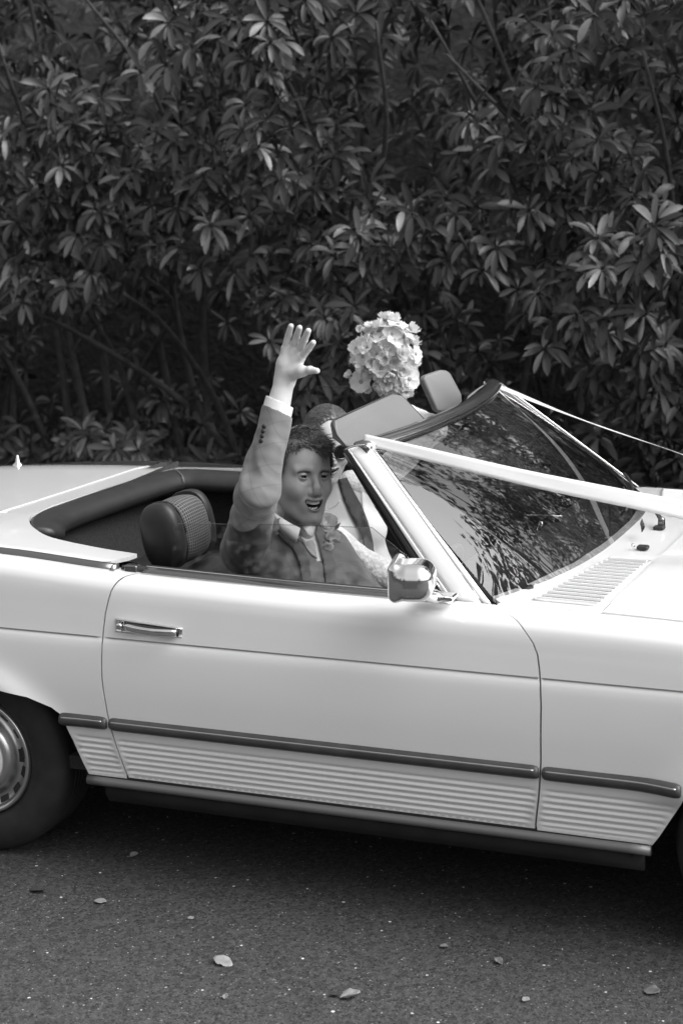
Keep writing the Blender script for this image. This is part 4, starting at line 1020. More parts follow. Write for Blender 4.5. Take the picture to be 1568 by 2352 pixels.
# pieces laid on the chest, traced in a plane before it and dropped onto the body
def piece(nm, poly, base, off, m, step=.008, th=.003): o = drape(nm, poly, VD, base, off, m, None, step, .006, thick=th); sub(o, groom); return o
piece('shirt_front', [(0.9379, -0.6, 1.0346), (0.9853, -0.6, 0.9809), (1.0171, -0.6, 0.9546), (1.0454, -0.6, 0.9075), (1.0632, -0.6, 0.9088), (1.0565, -0.6, 0.9855), (1.0366, -0.6, 1.0354), (1.0068, -0.6, 1.04), (0.9664, -0.6, 1.0569)], jacket, .003, M['shirt'])
piece('waistcoat', [(0.9876, -0.6, 0.9707), (1.0171, -0.6, 0.9546), (1.0483, -0.6, 0.9103), (1.0634, -0.6, 0.9139), (1.0704, -0.6, 0.8447), (1.0127, -0.6, 0.8404), (0.9937, -0.6, 0.9169)], jacket, .005, M['waistcoat'])
piece('tie', [(0.9964, -0.6, 0.9842), (1.0136, -0.6, 0.9698), (1.0343, -0.6, 0.9738), (1.0432, -0.6, 0.9563), (1.0487, -0.6, 0.9207), (1.0326, -0.6, 0.9286), (1.013, -0.6, 0.9543)], jacket, .008, M['tie'], .006)
piece('lapel', [(0.9008, -0.6, 1.071), (0.9143, -0.6, 1.0641), (0.9644, -0.6, 1.0079), (1.0037, -0.6, 0.9615), (1.024, -0.6, 0.919), (1.0292, -0.6, 0.8416), (1.0016, -0.6, 0.8395), (0.9959, -0.6, 0.9041), (0.9731, -0.6, 0.9517), (0.9355, -0.6, 0.9777), (0.912, -0.6, 1.0124)], jacket, .009, M['suitdark'])
piece('lapel', [(1.05, -0.6, 1.0286), (1.0654, -0.6, 1.0052), (1.0936, -0.6, 0.9597), (1.1027, -0.6, 0.9115), (1.1059, -0.6, 0.8473), (1.0731, -0.6, 0.8449), (1.0673, -0.6, 0.9091), (1.0555, -0.6, 0.9572), (1.0433, -0.6, 0.9949)], jacket, .009, M['suitdark'])
knot = Vector((0.9739, -0.51, 0.9775))
kn = onto(jacket, (1.0148, -0.6, 1.0008), VD, .006)
tk = organic('tie_knot', lambda P: smax(s_ell(P, kn, (.030, .018, .034), TR), -1 * (-(P - np.array(kn)) @ np.array(TR[:, 2]) - .028) * -1, .01), kn - Vector((.05,) * 3), kn + Vector((.05,) * 3), .003, M['tie']); sub(tk, groom)
def collar(pts, m, name='collar', r0=.0055):
    P_ = [Vector(p) for p in pts]; return P_
# stand-up collar: a folded sheet round the neck
def sheet(name, rows_, m, th=.003):
    n = len(rows_[0]); v = [tuple(p) for r_ in rows_ for p in r_]; f = []
    for i in range(len(rows_) - 1):
        for j in range(n - 1): f.append((i * n + j, i * n + j + 1, (i + 1) * n + j + 1, (i + 1) * n + j))
    o = obj(name, v, f, m); s = o.modifiers.new('thickness', 'SOLIDIFY'); s.thickness = th; return o
up_ = spline([(0.822, -0.4, 1.0445), (0.8438, -0.46, 1.0374), (0.8915, -0.5, 1.0239), (0.9415, -0.525, 1.0089), (0.9739, -0.53, 0.9977)], 5)
lw_ = spline([(0.8104, -0.41, 1.0353), (0.8537, -0.48, 1.0185), (0.9084, -0.525, 0.9873), (0.9488, -0.545, 0.9657), (0.9688, -0.55, 0.959)], 5)
sub(sheet('shirt_collar', [up_, [a.lerp(b, .5) + Vector((.004, -.010, .002)) for a, b in zip(up_, lw_)], lw_], M['shirt']), groom)
up_ = spline([(0.9687, -0.5, 0.9918), (0.9743, -0.48, 1.0073), (0.9696, -0.45, 1.0108)], 4); lw_ = spline([(0.9909, -0.52, 0.9782), (1.0001, -0.51, 0.9713), (0.996, -0.48, 0.9903)], 4)
sub(sheet('shirt_collar', [up_, [a.lerp(b, .5) + Vector((.004, -.006, .002)) for a, b in zip(up_, lw_)], lw_], M['shirt']), groom)
trs = organic('trousers', lambda P: np.minimum(s_cap(P, PB + Vector((.02, -.10, -.27)), (PB.x + .44, PB.y - .13, .57), .10, .075), s_cap(P, PB + Vector((.02, .10, -.27)), (PB.x + .44, PB.y + .13, .57), .10, .075)) + .003 * wob(P, 40), (.6, -.8, .32), (1.4, .1, .80), .014, M['suit']); sub(trs, groom)

# ---------------- the bride
NBb = Vector((0.751, 0.22, 0.9494)); PBb = Vector((NBb.x + .08, .30, .55))
bride = person_at((PBb.x, PBb.y, .48), 'smiling woman in a white lace dress and round sunglasses in the far seat')
fb = facing(8, -4); upb = Vector((0, 0, 1)) + Vector((.92, .39, 0)) * math.tan(math.radians(5))
BL = Local((0.7494, 0.2, 1.1012), frame(fb, upb), (.96, .96, .93))
V1, F1, N1, fnb = head(BL, True, None, bride, .62)
BR = frame(facing(30, 0), NBb - PBb); BT = Local(NBb, BR)
bS = BT.w((-.145, 0, -.055)); bE = Vector((1.0716, 0.32, 1.1453)); bW = Vector((0.9163, 0.42, 1.1848)); bSr = BT.w((.145, 0, -.06)); bEr = Vector((.98, .05, .72)); bWr = Vector((1.12, .1, .62))
def btorso(P):
    q = BT.l(P)
    d = s_ell(q, (0, -.005, -.20), (.130, .085, .20)); d = smin(d, s_cap(q, (.115, -.01, -.055), (-.115, -.01, -.055), .040), .045)
    d = smin(d, s_cap(q, (0, -.01, -.06), (0, .0, .06), .045, .043), .035)
    for s in (1, -1): d = smin(d, s_ell(q, (.062 * s, .060, -.165), (.055, .050, .055)), .035)
    d = smin(d, s_ell(q, (0, .0, -.42), (.15, .11, .16)), .06)
    return d
def barm(P, k=0.0):
    d = smin(s_cap(P, bS, bE, .042 + k, .034 + k), s_cap(P, bE, bW, .033 + k, .024 + k * .8), .02)
    return smin(d, smin(s_cap(P, bSr, bEr, .042 + k, .034 + k), s_cap(P, bEr, bWr, .033 + k, .024 + k), .02), .005)
bbod = lambda P: smin(btorso(P), barm(P), .03)
V2, F2 = snet(bbod, (.45, -.12, .36), (1.35, .62, 1.45), .0075); N2 = grad(bbod, V2, .003)
# her hand closed round the stems
HC = Vector((0.8897, 0.43, 1.2117)); stem_dir = Vector((.12, .0, 1)).normalized()
def bhand(P):
    d = s_cap(P, bW, HC + Vector((.02, .012, -.01)), .024, .026)
    d = smin(d, s_box(P, HC + Vector((.024, .012, 0)), (.016, .022, .036), .014), .015)
    for k in range(4):
        z = .030 - .020 * k; a = HC + Vector((.024, -.010, z)); b_ = HC + Vector((.004, -.030, z - .001)); c = HC + Vector((-.022, -.018, z - .003)); e = HC + Vector((-.024, .002, z - .004))
        g = smin(smin(s_cap(P, a, b_, .0095, .009), s_cap(P, b_, c, .009, .0085), .002), s_cap(P, c, e, .0085, .0072), .002); d = smin(d, g, .003)
    g = smin(s_cap(P, HC + Vector((.020, .028, .005)), HC + Vector((-.006, .030, .022)), .0115, .0105), s_cap(P, HC + Vector((-.006, .030, .022)), HC + Vector((-.026, .018, .030)), .0102, .008), .003)
    return smin(d, g, .006)
V3, F3 = snet(bhand, HC - Vector((.08, .08, .09)), HC + Vector((.11, .09, .09)), .003); N3 = grad(bhand, V3, .001)
bbd = obj('body', np.concatenate([V1, V2, V3]), F1.tolist() + (F2 + len(V1)).tolist() + (F3 + len(V1) + len(V2)).tolist(), [M['brideskin'], M['lips'], M['mouth']], None, True, normals=np.concatenate([N1, N2, N3])); sub(bbd, bride)
assign(bbd, BL, op=.62); eyes(BL, bride); teeth(BL, bride, my=-.0705, op=.62, lower=False)
# hair drawn back
def bcap(P):
    q = BL.l(P); d = s_ell(q, (0, -.022, .040), (.086, .108, .098)); d = smin(d, s_ell(q, (0, -.10, -.01), (.050, .045, .05)), .05)
    x, y, z = q[..., 0], q[..., 1], q[..., 2]
    hl = z - np.where(y > -.01, .104 - .75 * np.clip(np.abs(x + .01) - .018, 0, 1) + .0 * y, -.06 - 0 * y)
    hl = np.where(y > .02, hl - 1.0 * (y - .055) * (y > .055), hl)
    ang = np.arctan2(x, z + .02)
    return smax(d + .0012 * np.sin(ang * 60 + 4 * y / .05), -hl, .006)
bh = organic('hair', bcap, BL.o - .18, BL.o + .16, .0035, M['bridehair']); sub(bh, bride)
u = r.normal(size=(9000, 3)); u /= sl(u)[:, None]; q = u * np.array([.0865, .1085, .0985]) + np.array([0, -.022, .040])
hlb = q[:, 2] - np.where(q[:, 1] > -.01, .106 - .75 * np.clip(np.abs(q[:, 0] + .01) - .018, 0, 1), -.05); q = q[hlb > .003][:2200]; u = q - np.array([0, -.022, .040]); u /= sl(u)[:, None]
dl = np.array([0, -1, -.25]) + np.sign(q[:, :1] + .01) * np.array([[.45, 0, -.3]]) + r.normal(size=q.shape) * .06; dl = dl - u * (dl * u).sum(1)[:, None]; dl /= sl(dl)[:, None]
def keepb(p):
    c = np.array([0, -.022, .040]); w = (p - c) / np.array([.0875, .1095, .0995]); k = sl(w)[:, None]; return c + (p - c) / k
Vh, Fh = strands(q, dl, .07, .0009, .03, 9, n=7, keep=keepb); o = obj('locks', (BL.R @ (Vh * BL.s).T).T + BL.o, Fh.tolist(), M['bridehair']); o.parent = bh
brow(BL, bride, M['bridehair'], .7)
# sunglasses
sg = bpy.data.objects.new('sunglasses', None); col.objects.link(sg); sg.location = BL.o; sub(sg, bride)
for s in (-1, 1):
    c = (s * .034, .098, -.002); n_ = 28; ring = [BL.w((c[0] + .0275 * math.cos(a), c[1] - .016 * (abs(c[0] + .0275 * math.cos(a)) / .06) ** 2, c[2] + .0255 * math.sin(a))) for a in np.linspace(0, 2 * math.pi, n_ + 1)]
    t_ = tube('frame', ring, .0024, M['lens'], None, 6); t_.parent = sg; t_.matrix_parent_inverse = Matrix.Translation(-Vector(sg.location))
    cc = BL.w((c[0], c[1] - .004, c[2])); l_ = obj('lens', [cc] + ring[:-1], [(0, 1 + i, 1 + (i + 1) % n_) for i in range(n_)], M['lens']); l_.parent = sg; l_.matrix_parent_inverse = Matrix.Translation(-Vector(sg.location))
    t_ = tube('arm', [BL.w((s * .061, .085, .004)), BL.w((s * .074, .02, .004)), BL.w((s * .078, -.02, -.002))], .002, M['lens'], None, 6); t_.parent = sg; t_.matrix_parent_inverse = Matrix.Translation(-Vector(sg.location))
t_ = tube('bridge', [BL.w((-.009, .101, .002)), BL.w((0, .103, .005)), BL.w((.009, .101, .002))], .002, M['lens'], None, 6); t_.parent = sg; t_.matrix_parent_inverse = Matrix.Translation(-Vector(sg.location))
# dress: bodice cut to a deep V, lace shoulders and sleeves
def dress(P):
    q = BT.l(P); x, z = q[..., 0], q[..., 2]
    d = btorso(P) - .007 + .0016 * wob(P, 60, 6)
    vneck = (z + .185) - 1.75 * np.abs(x) * 1.0                                # opening above this V
    d = smax(d, np.minimum(np.where(q[..., 1] > -.02, vneck * .5, -1), 1), .004)
    d = smax(d, z - .0, .004)
    return d
dr_ = organic('dress', dress, (.45, -.05, .36), (1.25, .62, 1.12), .0065, M['satin']); sub(dr_, bride)
def lace(P):
    d = barm(P, .012) + .0032 * wob(P, 75, 31) + .0016 * wob(P, 190, 32)
    d = smin(d, s_cap(P, BT.w((-.075, .0, -.010)), bS, .042, .060) + .003 * wob(P, 60, 5), .02)
    d = smax(d, -(P - np.array(bW)) @ np.array((bE - bW).normalized()) + .0, .003) if False else d
    return smax(d, -s_sph(P, HC, .045), .004)
lc = organic('lace_sleeves', lace, (.60, -.06, .58), (1.35, .62, 1.46), .0065, M['lace']); sub(lc, bride)
skirt = organic('skirt', lambda P: smin(s_ell(P, (1.05, .34, .52), (.36, .26, .16)), s_ell(P, (1.28, .25, .52), (.25, .25, .14)), .05) + .006 * wob(P, 28, 3), (.60, .0, .30), (1.60, .66, .75), .014, M['satin']); sub(skirt, bride)
bt2 = lambda P: smin(btorso(P), s_cap(P, BT.w((-.075, .0, -.010)), bS, .042, .060), .02)
nk = [onto(btorso, p, VD, .0015) for p in spline([(0.7522, 0.05, 0.9228), (0.7811, 0.05, 0.9144), (0.8072, 0.05, 0.9159), (0.832, 0.05, 0.9274), (0.8479, 0.05, 0.9469)], 4)]
sub(tube('necklace', nk, .0014, M['chrome'], None, 6), bride)
# seat belt across her
bl1 = [(0.8643, 0, 1.0265), (0.8801, 0, 0.9623), (0.9038, 0, 0.9068), (0.9294, 0, 0.8629), (0.9516, 0, 0.8072), (0.9679, 0, 0.754), (0.9855, 0, 0.6907)]
bl2 = [(0.893, 0, 1.0337), (0.9155, 0, 0.9897), (0.9438, 0, 0.9404), (0.9646, 0, 0.8892), (0.9766, 0, 0.8431), (0.9868, 0, 0.7839), (1.005, 0, 0.6922)]
bb = lambda P: np.minimum(dress(P), np.minimum(btorso(P), lace(P)))
sbelt = cp(drape('seat_belt', [Vector(p) for p in bl1 + bl2[::-1]], VD, bb, .006, M['belt'], None, .012, .01, thick=.002))
# ---------------- flowers
def flower_mesh(name, rad, npet, cup, seed, m, layers=1):
    r = np.random.default_rng(seed); mb = MB()
    for L_ in range(layers):
        for k in range(npet):
            a = 2 * math.pi * (k + .5 * L_ + r.uniform(-.12, .12)) / npet; R_ = rad * r.uniform(.85, 1.1) * (1 - .25 * L_); wmax = R_ * math.sin(math.pi / npet) * (1.02 if layers == 1 else 1.25); cu = cup * r.uniform(.6, 1.5) + .35 * L_; v = []
            for i in range(5):
                t = i / 4; w = wmax * (math.sin(math.pi * min(1, t * .80 + .12)) ** .7); rr = R_ * (.10 + .90 * t); zz = R_ * cu * t * t + .15 * L_ * R_
                for j in (-1, -.4, .4, 1):
                    jx = j * w; v.append((rr * math.cos(a) - jx * math.sin(a), rr * math.sin(a) + jx * math.cos(a), zz + .10 * R_ * j * j + (r.normal() * .03 * R_) - (.04 * R_ if t == 1 and abs(j) < .5 else 0)))
            f = [(i * 4 + j, (i + 1) * 4 + j, (i + 1) * 4 + j + 1, i * 4 + j + 1) for i in range(4) for j in range(3)]
            mb.add(v, f)
    me = bpy.data.meshes.new(name); me.from_pydata(mb.v, [], mb.f); me.update(); me.materials.append(m); me.polygons.foreach_set('use_smooth', [True] * len(me.polygons)); return me
def eye_mesh(rad):
    v = []; f = []
    for i in range(4):
        ph = i / 3 * math.pi / 2
        for k in range(10): v.append((rad * math.cos(ph) * math.cos(k * .628), rad * math.cos(ph) * math.sin(k * .628), rad * .7 * math.sin(ph)))
    for i in range(3):
        for k in range(10): f.append((i * 10 + k, i * 10 + (k + 1) % 10, (i + 1) * 10 + (k + 1) % 10, (i + 1) * 10 + k))
    me = bpy.data.meshes.new('flower_eye'); me.from_pydata(v, [], f); me.update(); me.materials.append(M['flowereye']); return me
FMs = [flower_mesh('flower', .034, 6, .16, s, M['petal']) for s in (1, 2)] + [flower_mesh('flower', .038, 5, .08, s, M['petal']) for s in (3, 4)] + [flower_mesh('flower', .024, 7, .8, s, M['petal2'], 3) for s in (5, 6)] + [flower_mesh('flower', .016, 6, .6, 7, M['petal2'], 2)]
EM = eye_mesh(.0075)
BC = Vector((0.876, 0.42, 1.3641))
bq = thing('bouquet', 'round bouquet of white open-faced flowers held up above the sun visor', 'bouquet', BC)
def put_flower(me, p, n, root, eye=True):
    o = bpy.data.objects.new('flower', me); col.objects.link(o); o.parent = root
    o.matrix_local = Matrix.Translation(Vector(p) - Vector(root.location)) @ Vector(n).to_track_quat('Z', 'Y').to_matrix().to_4x4() @ Matrix.Rotation(random.random() * 6, 4, 'Z')
    if eye: e = bpy.data.objects.new('flower_eye', EM); col.objects.link(e); e.parent = o; e.location = (0, 0, .002)
    return o
random.seed(3)
imr, imu = Vector(CR[0]), Vector(CR[1]); toc = (CPOS - BC).normalized()
outl = lambda a: .083 + .012 * math.cos(2 * (a - 1.2)) 
NFL = 92
for i in range(NFL):
    z = 1 - 2 * (i + .5) / NFL; th = i * 2.39996; q = Vector((math.sqrt(1 - z * z) * math.cos(th), math.sqrt(1 - z * z) * math.sin(th), z))
    if q.z < -.92: continue
    off = Vector((q.x * .085, q.y * .082, q.z * .100)) * random.uniform(.84, 1.16)
    off.x = off.x * (1 - .38 * max(0, -q.z)) + .012 * max(0, -q.z); off.y *= (1 - .25 * max(0, -q.z))
    if q.z > .6: off += Vector((.016, 0, .010))
    n = (q + Vector((random.uniform(-.4, .4), random.uniform(-.4, .4), random.uniform(-.2, .4)))).normalized()
    k = random.choice([0, 1, 2, 3, 0, 1, 4, 5, 4]) if q.z > -.35 else random.choice([4, 5, 6, 6])
    put_flower(FMs[k], BC + off, n, bq, k < 4)
core = organic('leafy_core', lambda P: s_ell(P, BC, (.070, .070, .088)) + .008 * wob(P, 110, 3), BC - Vector((.12,) * 3), BC + Vector((.12,) * 3), .007, M['petal2']); core.parent = bq; core.matrix_parent_inverse = Matrix.Translation(-BC)
for p, n, k in (((0.8004, 0.38, 1.2829), toc + imr * -.3, 2), ((0.7559, 0.39, 1.3036), toc * .6 + imu * .5 - imr * .7, 6), ((0.816, 0.39, 1.2598), toc + imr * .4 - imu * .4, 6), ((0.7657, 0.4, 1.295), toc * .4 + imr * -.6, 6),
                ((0.7992, 0.4, 1.4554), toc * .6 - imr * .8 + imu * .3, 6), ((0.8189, 0.41, 1.4647), toc * .7 + imu * .8, 6), ((0.9088, 0.42, 1.4826), imu + toc * .3, 5), ((0.7898, 0.38, 1.3953), toc - imr * .7, 0), ((0.8594, 0.4, 1.2714), toc - imu * .3, 4), ((0.8918, 0.4, 1.2592), toc - imu * .4, 5), ((0.9311, 0.4, 1.2766), toc + imr * .2 - imu * .3, 4), ((0.9603, 0.41, 1.2935), toc + imr * .5, 2), ((0.9075, 0.41, 1.2362), toc - imu * .5, 6), ((0.8671, 0.41, 1.2436), toc - imu * .5, 6), ((0.9437, 0.41, 1.252), toc - imu * .2 + imr * .3, 5)):
    put_flower(FMs[k], p, n, bq, k < 4)
for a, b in (((0.7559, 0.39, 1.3036), (0.8209, 0.41, 1.2745)), ((0.816, 0.39, 1.2598), (0.8496, 0.41, 1.2872)), ((0.7961, 0.4, 1.4554), (0.8215, 0.42, 1.4271))):
    t_ = tube('stem', [a, (Vector(a) + Vector(b)) / 2 + Vector((0, 0, -.006)), b], .0022, M['greenery'], None, 5); t_.parent = bq; t_.matrix_parent_inverse = Matrix.Translation(-BC)
for k in range(9):
    a = k * .7; t_ = tube('stem', [BC + Vector((.04 * math.cos(a), .04 * math.sin(a), -.05)), HC + Vector((.008 * math.cos(a), .008 * math.sin(a), .0)), HC + Vector((.016 * math.cos(a), .012 * math.sin(a), -.07))], .003, M['greenery'], None, 6); t_.parent = bq; t_.matrix_parent_inverse = Matrix.Translation(-BC)
# buttonhole
bc_ = onto(jacket, (1.0751, -0.6, 1.0097), VD, .018)
bn = thing('buttonhole_flower', 'pale rose buttonhole with leafy sprigs pinned to the dark lapel of the man', 'flower', bc_)
rose = flower_mesh('rose', .030, 5, .42, 12, M['petal'], 3)
for p, sc, n in (((1.0756, -0.6, 1.0238), 1.05, toc + imr * .25 + imu * .3), ((1.0946, -0.6, 0.9866), .75, toc + imr * .4 - imu * .3), ((1.0827, -0.6, 0.959), .55, toc - imu * .6)):
    c = onto(jacket, p, VD, .016); o = bpy.data.objects.new('rose', rose); col.objects.link(o); o.parent = bn
    o.matrix_local = Matrix.Translation(c - bc_) @ n.to_track_quat('Z', 'Y').to_matrix().to_4x4() @ Matrix.Scale(sc, 4)
for p, d in (((1.09, -0.6, 1.0106), imr * .8 + imu * .7), ((1.0973, -0.6, 0.9881), imr * 1.0 + imu * .3), ((1.0941, -0.6, 0.9751), imr * .9 - imu * .3), ((1.0697, -0.6, 0.9735), imu * -1 + imr * .2), ((1.1033, -0.6, 1.0038), imr * .8 + imu * 1.0)):
    c = onto(jacket, p, VD, .014); e = c + d.normalized() * .030; w = d.normalized().cross(toc) * .006
    o = obj('sprig_leaf', [c, c.lerp(e, .35) + w, e, c.lerp(e, .35) - w, c.lerp(e, .5) + toc * .003], [(0, 1, 4), (1, 2, 4), (2, 3, 4), (3, 0, 4)], M['greenery']); o.parent = bn; o.matrix_parent_inverse = Matrix.Translation(-bc_)

# ribbons from the screen corners to the nose of the car
def ribbon(label, pts, wv, widths, rootloc):
    pts = spline(pts, 10); n = len(pts); v = []; f = []
    for i, p in enumerate(pts):
        t = i / (n - 1); k = t * (len(wv) - 1); a = int(min(k, len(wv) - 2)); w = (Vector(wv[a]).lerp(Vector(wv[a + 1]), k - a)).normalized(); W = float(np.interp(t, np.linspace(0, 1, len(widths)), widths))
        tt = (pts[min(i + 1, n - 1)] - pts[max(i - 1, 0)]).normalized(); w = (w - tt * w.dot(tt)).normalized()
        for j in range(5): u_ = j / 4 - .5; v.append(p + w * W * u_ + w.cross(tt) * .0006 * math.sin(u_ * 5 + t * 40))
    for i in range(n - 1):
        for j in range(4): k = i * 5 + j; f.append((k, k + 1, k + 6, k + 5))
    o = obj('ribbon', v, f, M['ribbon']); s = o.modifiers.new('thickness', 'SOLIDIFY'); s.thickness = .0008
    tag(o, label, 'ribbon', 'white ribbons stretched over the bonnet'); return o
tip = Vector((3.22, 0, .93))
a = Vector((1.2266, -0.555, 1.261)); b = Vector((2.0534, -0.34, 1.0733)); e = b + (b - a) * 1.05
rb = ribbon('broad white satin ribbon running from the near corner of the windscreen forward over the bonnet', [Vector((1.1412, -0.55, 1.2336)) + Vector((.02, .06, -.02)), a + Vector((-.030, .01, .006)), a + Vector((.012, 0, .006)), a.lerp(b, .5) + Vector((0, 0, -.003)), b, b.lerp(e, .5) - Vector((0, 0, .01)), Vector((e.x, e.y, .955))], [(.2, .6, .75), (.1, .45, .9), (.05, .3, .95), (0, .35, .95), (0, .4, .9), (0, .4, .9), (0, .8, .2)], [.024, .026, .032, .044, .052, .052, .05], None)
a = Vector((1.206, 0.55, 1.2516)); b = Vector((1.8963, 0.34, 1.0926)); e = b + (b - a) * 1.05
rb = ribbon('narrow-looking white ribbon turned edge-on, running from the far corner of the windscreen past the hedge', [a + Vector((-.10, .02, -.045)), a + Vector((-.035, 0, .002)), a + Vector((.012, -.004, .004)), a.lerp(b, .5) + Vector((0, 0, -.004)), b, b.lerp(e, .5) - Vector((0, 0, .01)), Vector((e.x, e.y, .955))], [(.3, .6, .7), (.2, .9, .35), (-.1, .95, .20), (-.20, .96, -.12), (-.22, .96, -.17), (0, .9, -.2), (0, .8, .2)], [.02, .026, .034, .040, .040, .04, .04], None)

# ------------------------------------------------------------------ the rhododendron hedge
def noise2(x, z, f, seed):
    r = np.random.default_rng(seed); s = 0
    for i in range(7): d = r.normal(size=2); d /= np.linalg.norm(d); s = s + np.sin((x * d[0] + z * d[1]) * f * (1 + .7 * r.random()) + r.random() * 6.28)
    return s / 3.0
def leaves_from(base, axis, n_each, rg, lmin, lmax, toneb=1.0, droop=.22, wk=.118):
    # whorls of long leaves; returns arrays of leaf skeletons
    B = np.repeat(base, n_each, 0); A = np.repeat(axis, n_each, 0); N = len(B)
    X = np.cross(A, np.array([.3, .2, 1.0])); X /= sl(X)[:, None]; Y = np.cross(A, X)
    k = np.tile(np.arange(n_each), len(base)); ph = k * (6.2832 / n_each) + np.repeat(rg.random(len(base)) * 6.28, n_each) + rg.normal(size=N) * .22
    rad = X * np.cos(ph)[:, None] + Y * np.sin(ph)[:, None]
    al = np.radians(rg.uniform(48, 100, N)); d = A * np.cos(al)[:, None] + rad * np.sin(al)[:, None]
    L = rg.uniform(lmin, lmax, N); W = L * rg.uniform(wk * .85, wk * 1.15, N)
    S = 7; p = B + d * .012; pts = []; dirs = []
    dr = (droop * rg.uniform(.4, 1.7, N))[:, None]
    for i in range(S):
        pts.append(p.copy()); dirs.append(d.copy())
        d = d + np.array([0, 0, -1.0]) * dr * .75; d /= sl(d)[:, None]; p = p + d * (L / (S - 1))[:, None]
    P = np.stack(pts, 1); D = np.stack(dirs, 1); up = A[:, None, :] - D * (D * A[:, None, :]).sum(-1, keepdims=True); up /= np.maximum(sl(up)[..., None], 1e-6)
    side_ = np.cross(D, up); t = np.linspace(0, 1, S); w = np.array([.12, .52, .82, 1.0, 1.0, .76, .08])
    ws = (W[:, None] * w[None, :])[..., None]; fold = .22
    V = np.stack([P - side_ * ws + up * ws * fold, P, P + side_ * ws + up * ws * fold], 2).reshape(N, S * 3, 3)
    tone = toneb * rg.uniform(.65, 1.35, N); q = rg.random(N); tone = np.where(q < .06, tone * 6.0, tone); tone = np.where((q > .06) & (q < .24), tone * 2.6, tone)  # random paler leaves; the palest few have glossy highlights put into their colour
    return V, tone
LF = []
for i in range(6):
    for j in range(2): a = i * 3 + j; LF.append((a, a + 3, a + 4, a + 1))
LF = np.array(LF)
def leaf_object(name, V, tone, m, parent=None):
    N = len(V); F = (LF[None] + (np.arange(N) * 21)[:, None, None]).reshape(-1, 4); vv = V.reshape(-1, 3)
    me = bpy.data.meshes.new(name); me.vertices.add(len(vv)); me.vertices.foreach_set('co', vv.astype(np.float32).ravel())
    me.loops.add(len(F) * 4); me.loops.foreach_set('vertex_index', F.astype(np.int32).ravel()); me.polygons.add(len(F))
    me.polygons.foreach_set('loop_start', np.arange(0, len(F) * 4, 4, dtype=np.int32)); me.polygons.foreach_set('loop_total', np.full(len(F), 4, dtype=np.int32))
    me.polygons.foreach_set('use_smooth', [True] * len(F)); me.update(calc_edges=True); me.validate()
    at = me.attributes.new('tone', 'FLOAT', 'POINT'); at.data.foreach_set('value', np.repeat(tone, 21).astype(np.float32))
    me.materials.append(m); o = bpy.data.objects.new(name, me); col.objects.link(o); o.parent = parent; return o
hr = np.random.default_rng(42)
hedge = thing('rhododendron_hedge', 'tall dark evergreen hedge of glossy whorled leaves growing behind the car', 'hedge', (-.5, 3.6, 0))
INV = Matrix.Translation(-Vector(hedge.location))
allV, allT = [], []; front = None
def yfront(x, z): return 3.05 + .22 * noise2(x, z, 2.3, 1) + .16 * noise2(x, z, 5.5, 2) + .22 * np.clip(z - 2.4, 0, 2) + .75 * np.clip(1.10 - z, 0, 1)
for layer, (n, dy, keepv, tb) in enumerate(((3100, 0, .04, 1.0), (2000, .36, -.10, 1.0), (1300, .80, -.5, 1.0), (1200, 1.25, -2, 1.0), (1300, 1.6, -2, 1.0))):
    x = hr.uniform(-4.6, 4.8, n); z = hr.uniform(.10 + (1.3 if layer == 4 else 0), 3.7 + (.5 if layer > 1 else 0), n); nn = noise2(x, z, 3.0, 7) + .45 * noise2(x, z, 8, 8)
    sel = nn > keepv; x, z = x[sel], z[sel]; y = yfront(x, z) + dy + hr.uniform(-.10, .14, len(x))
    base = np.stack([x, y, z], 1)
    ax = np.stack([hr.normal(size=len(x)) * .38, -.75 + hr.normal(size=len(x)) * .22, .55 + hr.normal(size=len(x)) * .35], 1); ax /= sl(ax)[:, None]
    V, T = leaves_from(base, ax, 9, hr, .075, .155, tb)
    if layer == 0:
        d = base - np.array(CPOS); dep = d @ np.array(CR[2]); u = (d @ np.array(CR[0])) / dep * 4400 + 784; v = 1176 - (d @ np.array(CR[1])) / dep * 4400
        ok = (u > 60) & (u < 1510) & (v > 60) & (v < 980) & ~((u > 600) & (v > 760) & (u < 1180)); score = np.where(ok, y, 99); pick = np.argsort(score)[:33]
        m_ = np.zeros(len(x), bool); m_[pick] = True; mm = np.repeat(m_, 9)
        front = (V[mm], T[mm]); V, T = V[~mm], T[~mm]
    allV.append(V); allT.append(T)
    if layer < 3:                                  # buds in the middle of each whorl and the twig behind it
        bv = []
        b = base; X = np.cross(ax, [0, 0, 1.0]); X /= sl(X)[:, None]; Y = np.cross(ax, X)
        for tq, wq in ((-.02, .003), (0, .006), (.012, .009), (.022, .0075), (.034, .001), (.035, 0), (.035, 0)): bv.append(np.stack([b + ax * tq - X * wq, b + ax * tq + Y * wq, b + ax * tq + X * wq], 1))
        allV.append(np.stack(bv, 1).reshape(len(b), 21, 3)); allT.append(hr.uniform(1.4, 2.6, len(b)))
        for X2 in (X, Y):
            pass
o = leaf_object('foliage', np.concatenate(allV), np.concatenate(allT), M['leaf'], hedge); o.matrix_parent_inverse = INV; o['kind'] = 'stuff'
for V_, t_ in list(zip(*front))[:297]:
    o = leaf_object('leaf', V_[None], np.array([t_]), M['leaf'], hedge); o.matrix_parent_inverse = INV
for i in range(46):
    x = hr.uniform(-3.6, 3.4); z1 = hr.uniform(1.0, 3.4); p0 = Vector((x + hr.normal() * .3, 4.1, 0.0)); p3 = Vector((x + hr.normal() * .5, float(yfront(x, z1)) + .12, z1))
    p1 = p0.lerp(p3, .35) + Vector((hr.normal() * .15, .25, .1)); p2 = p0.lerp(p3, .7) + Vector((hr.normal() * .12, .12, .15))
    q = spline([p0, p1, p2, p3], 5); o = tube('branch', q, [.022 * (1 - .8 * k / (len(q) - 1)) + .003 for k in range(len(q))], M['bark'], hedge, 6); o.matrix_parent_inverse = INV

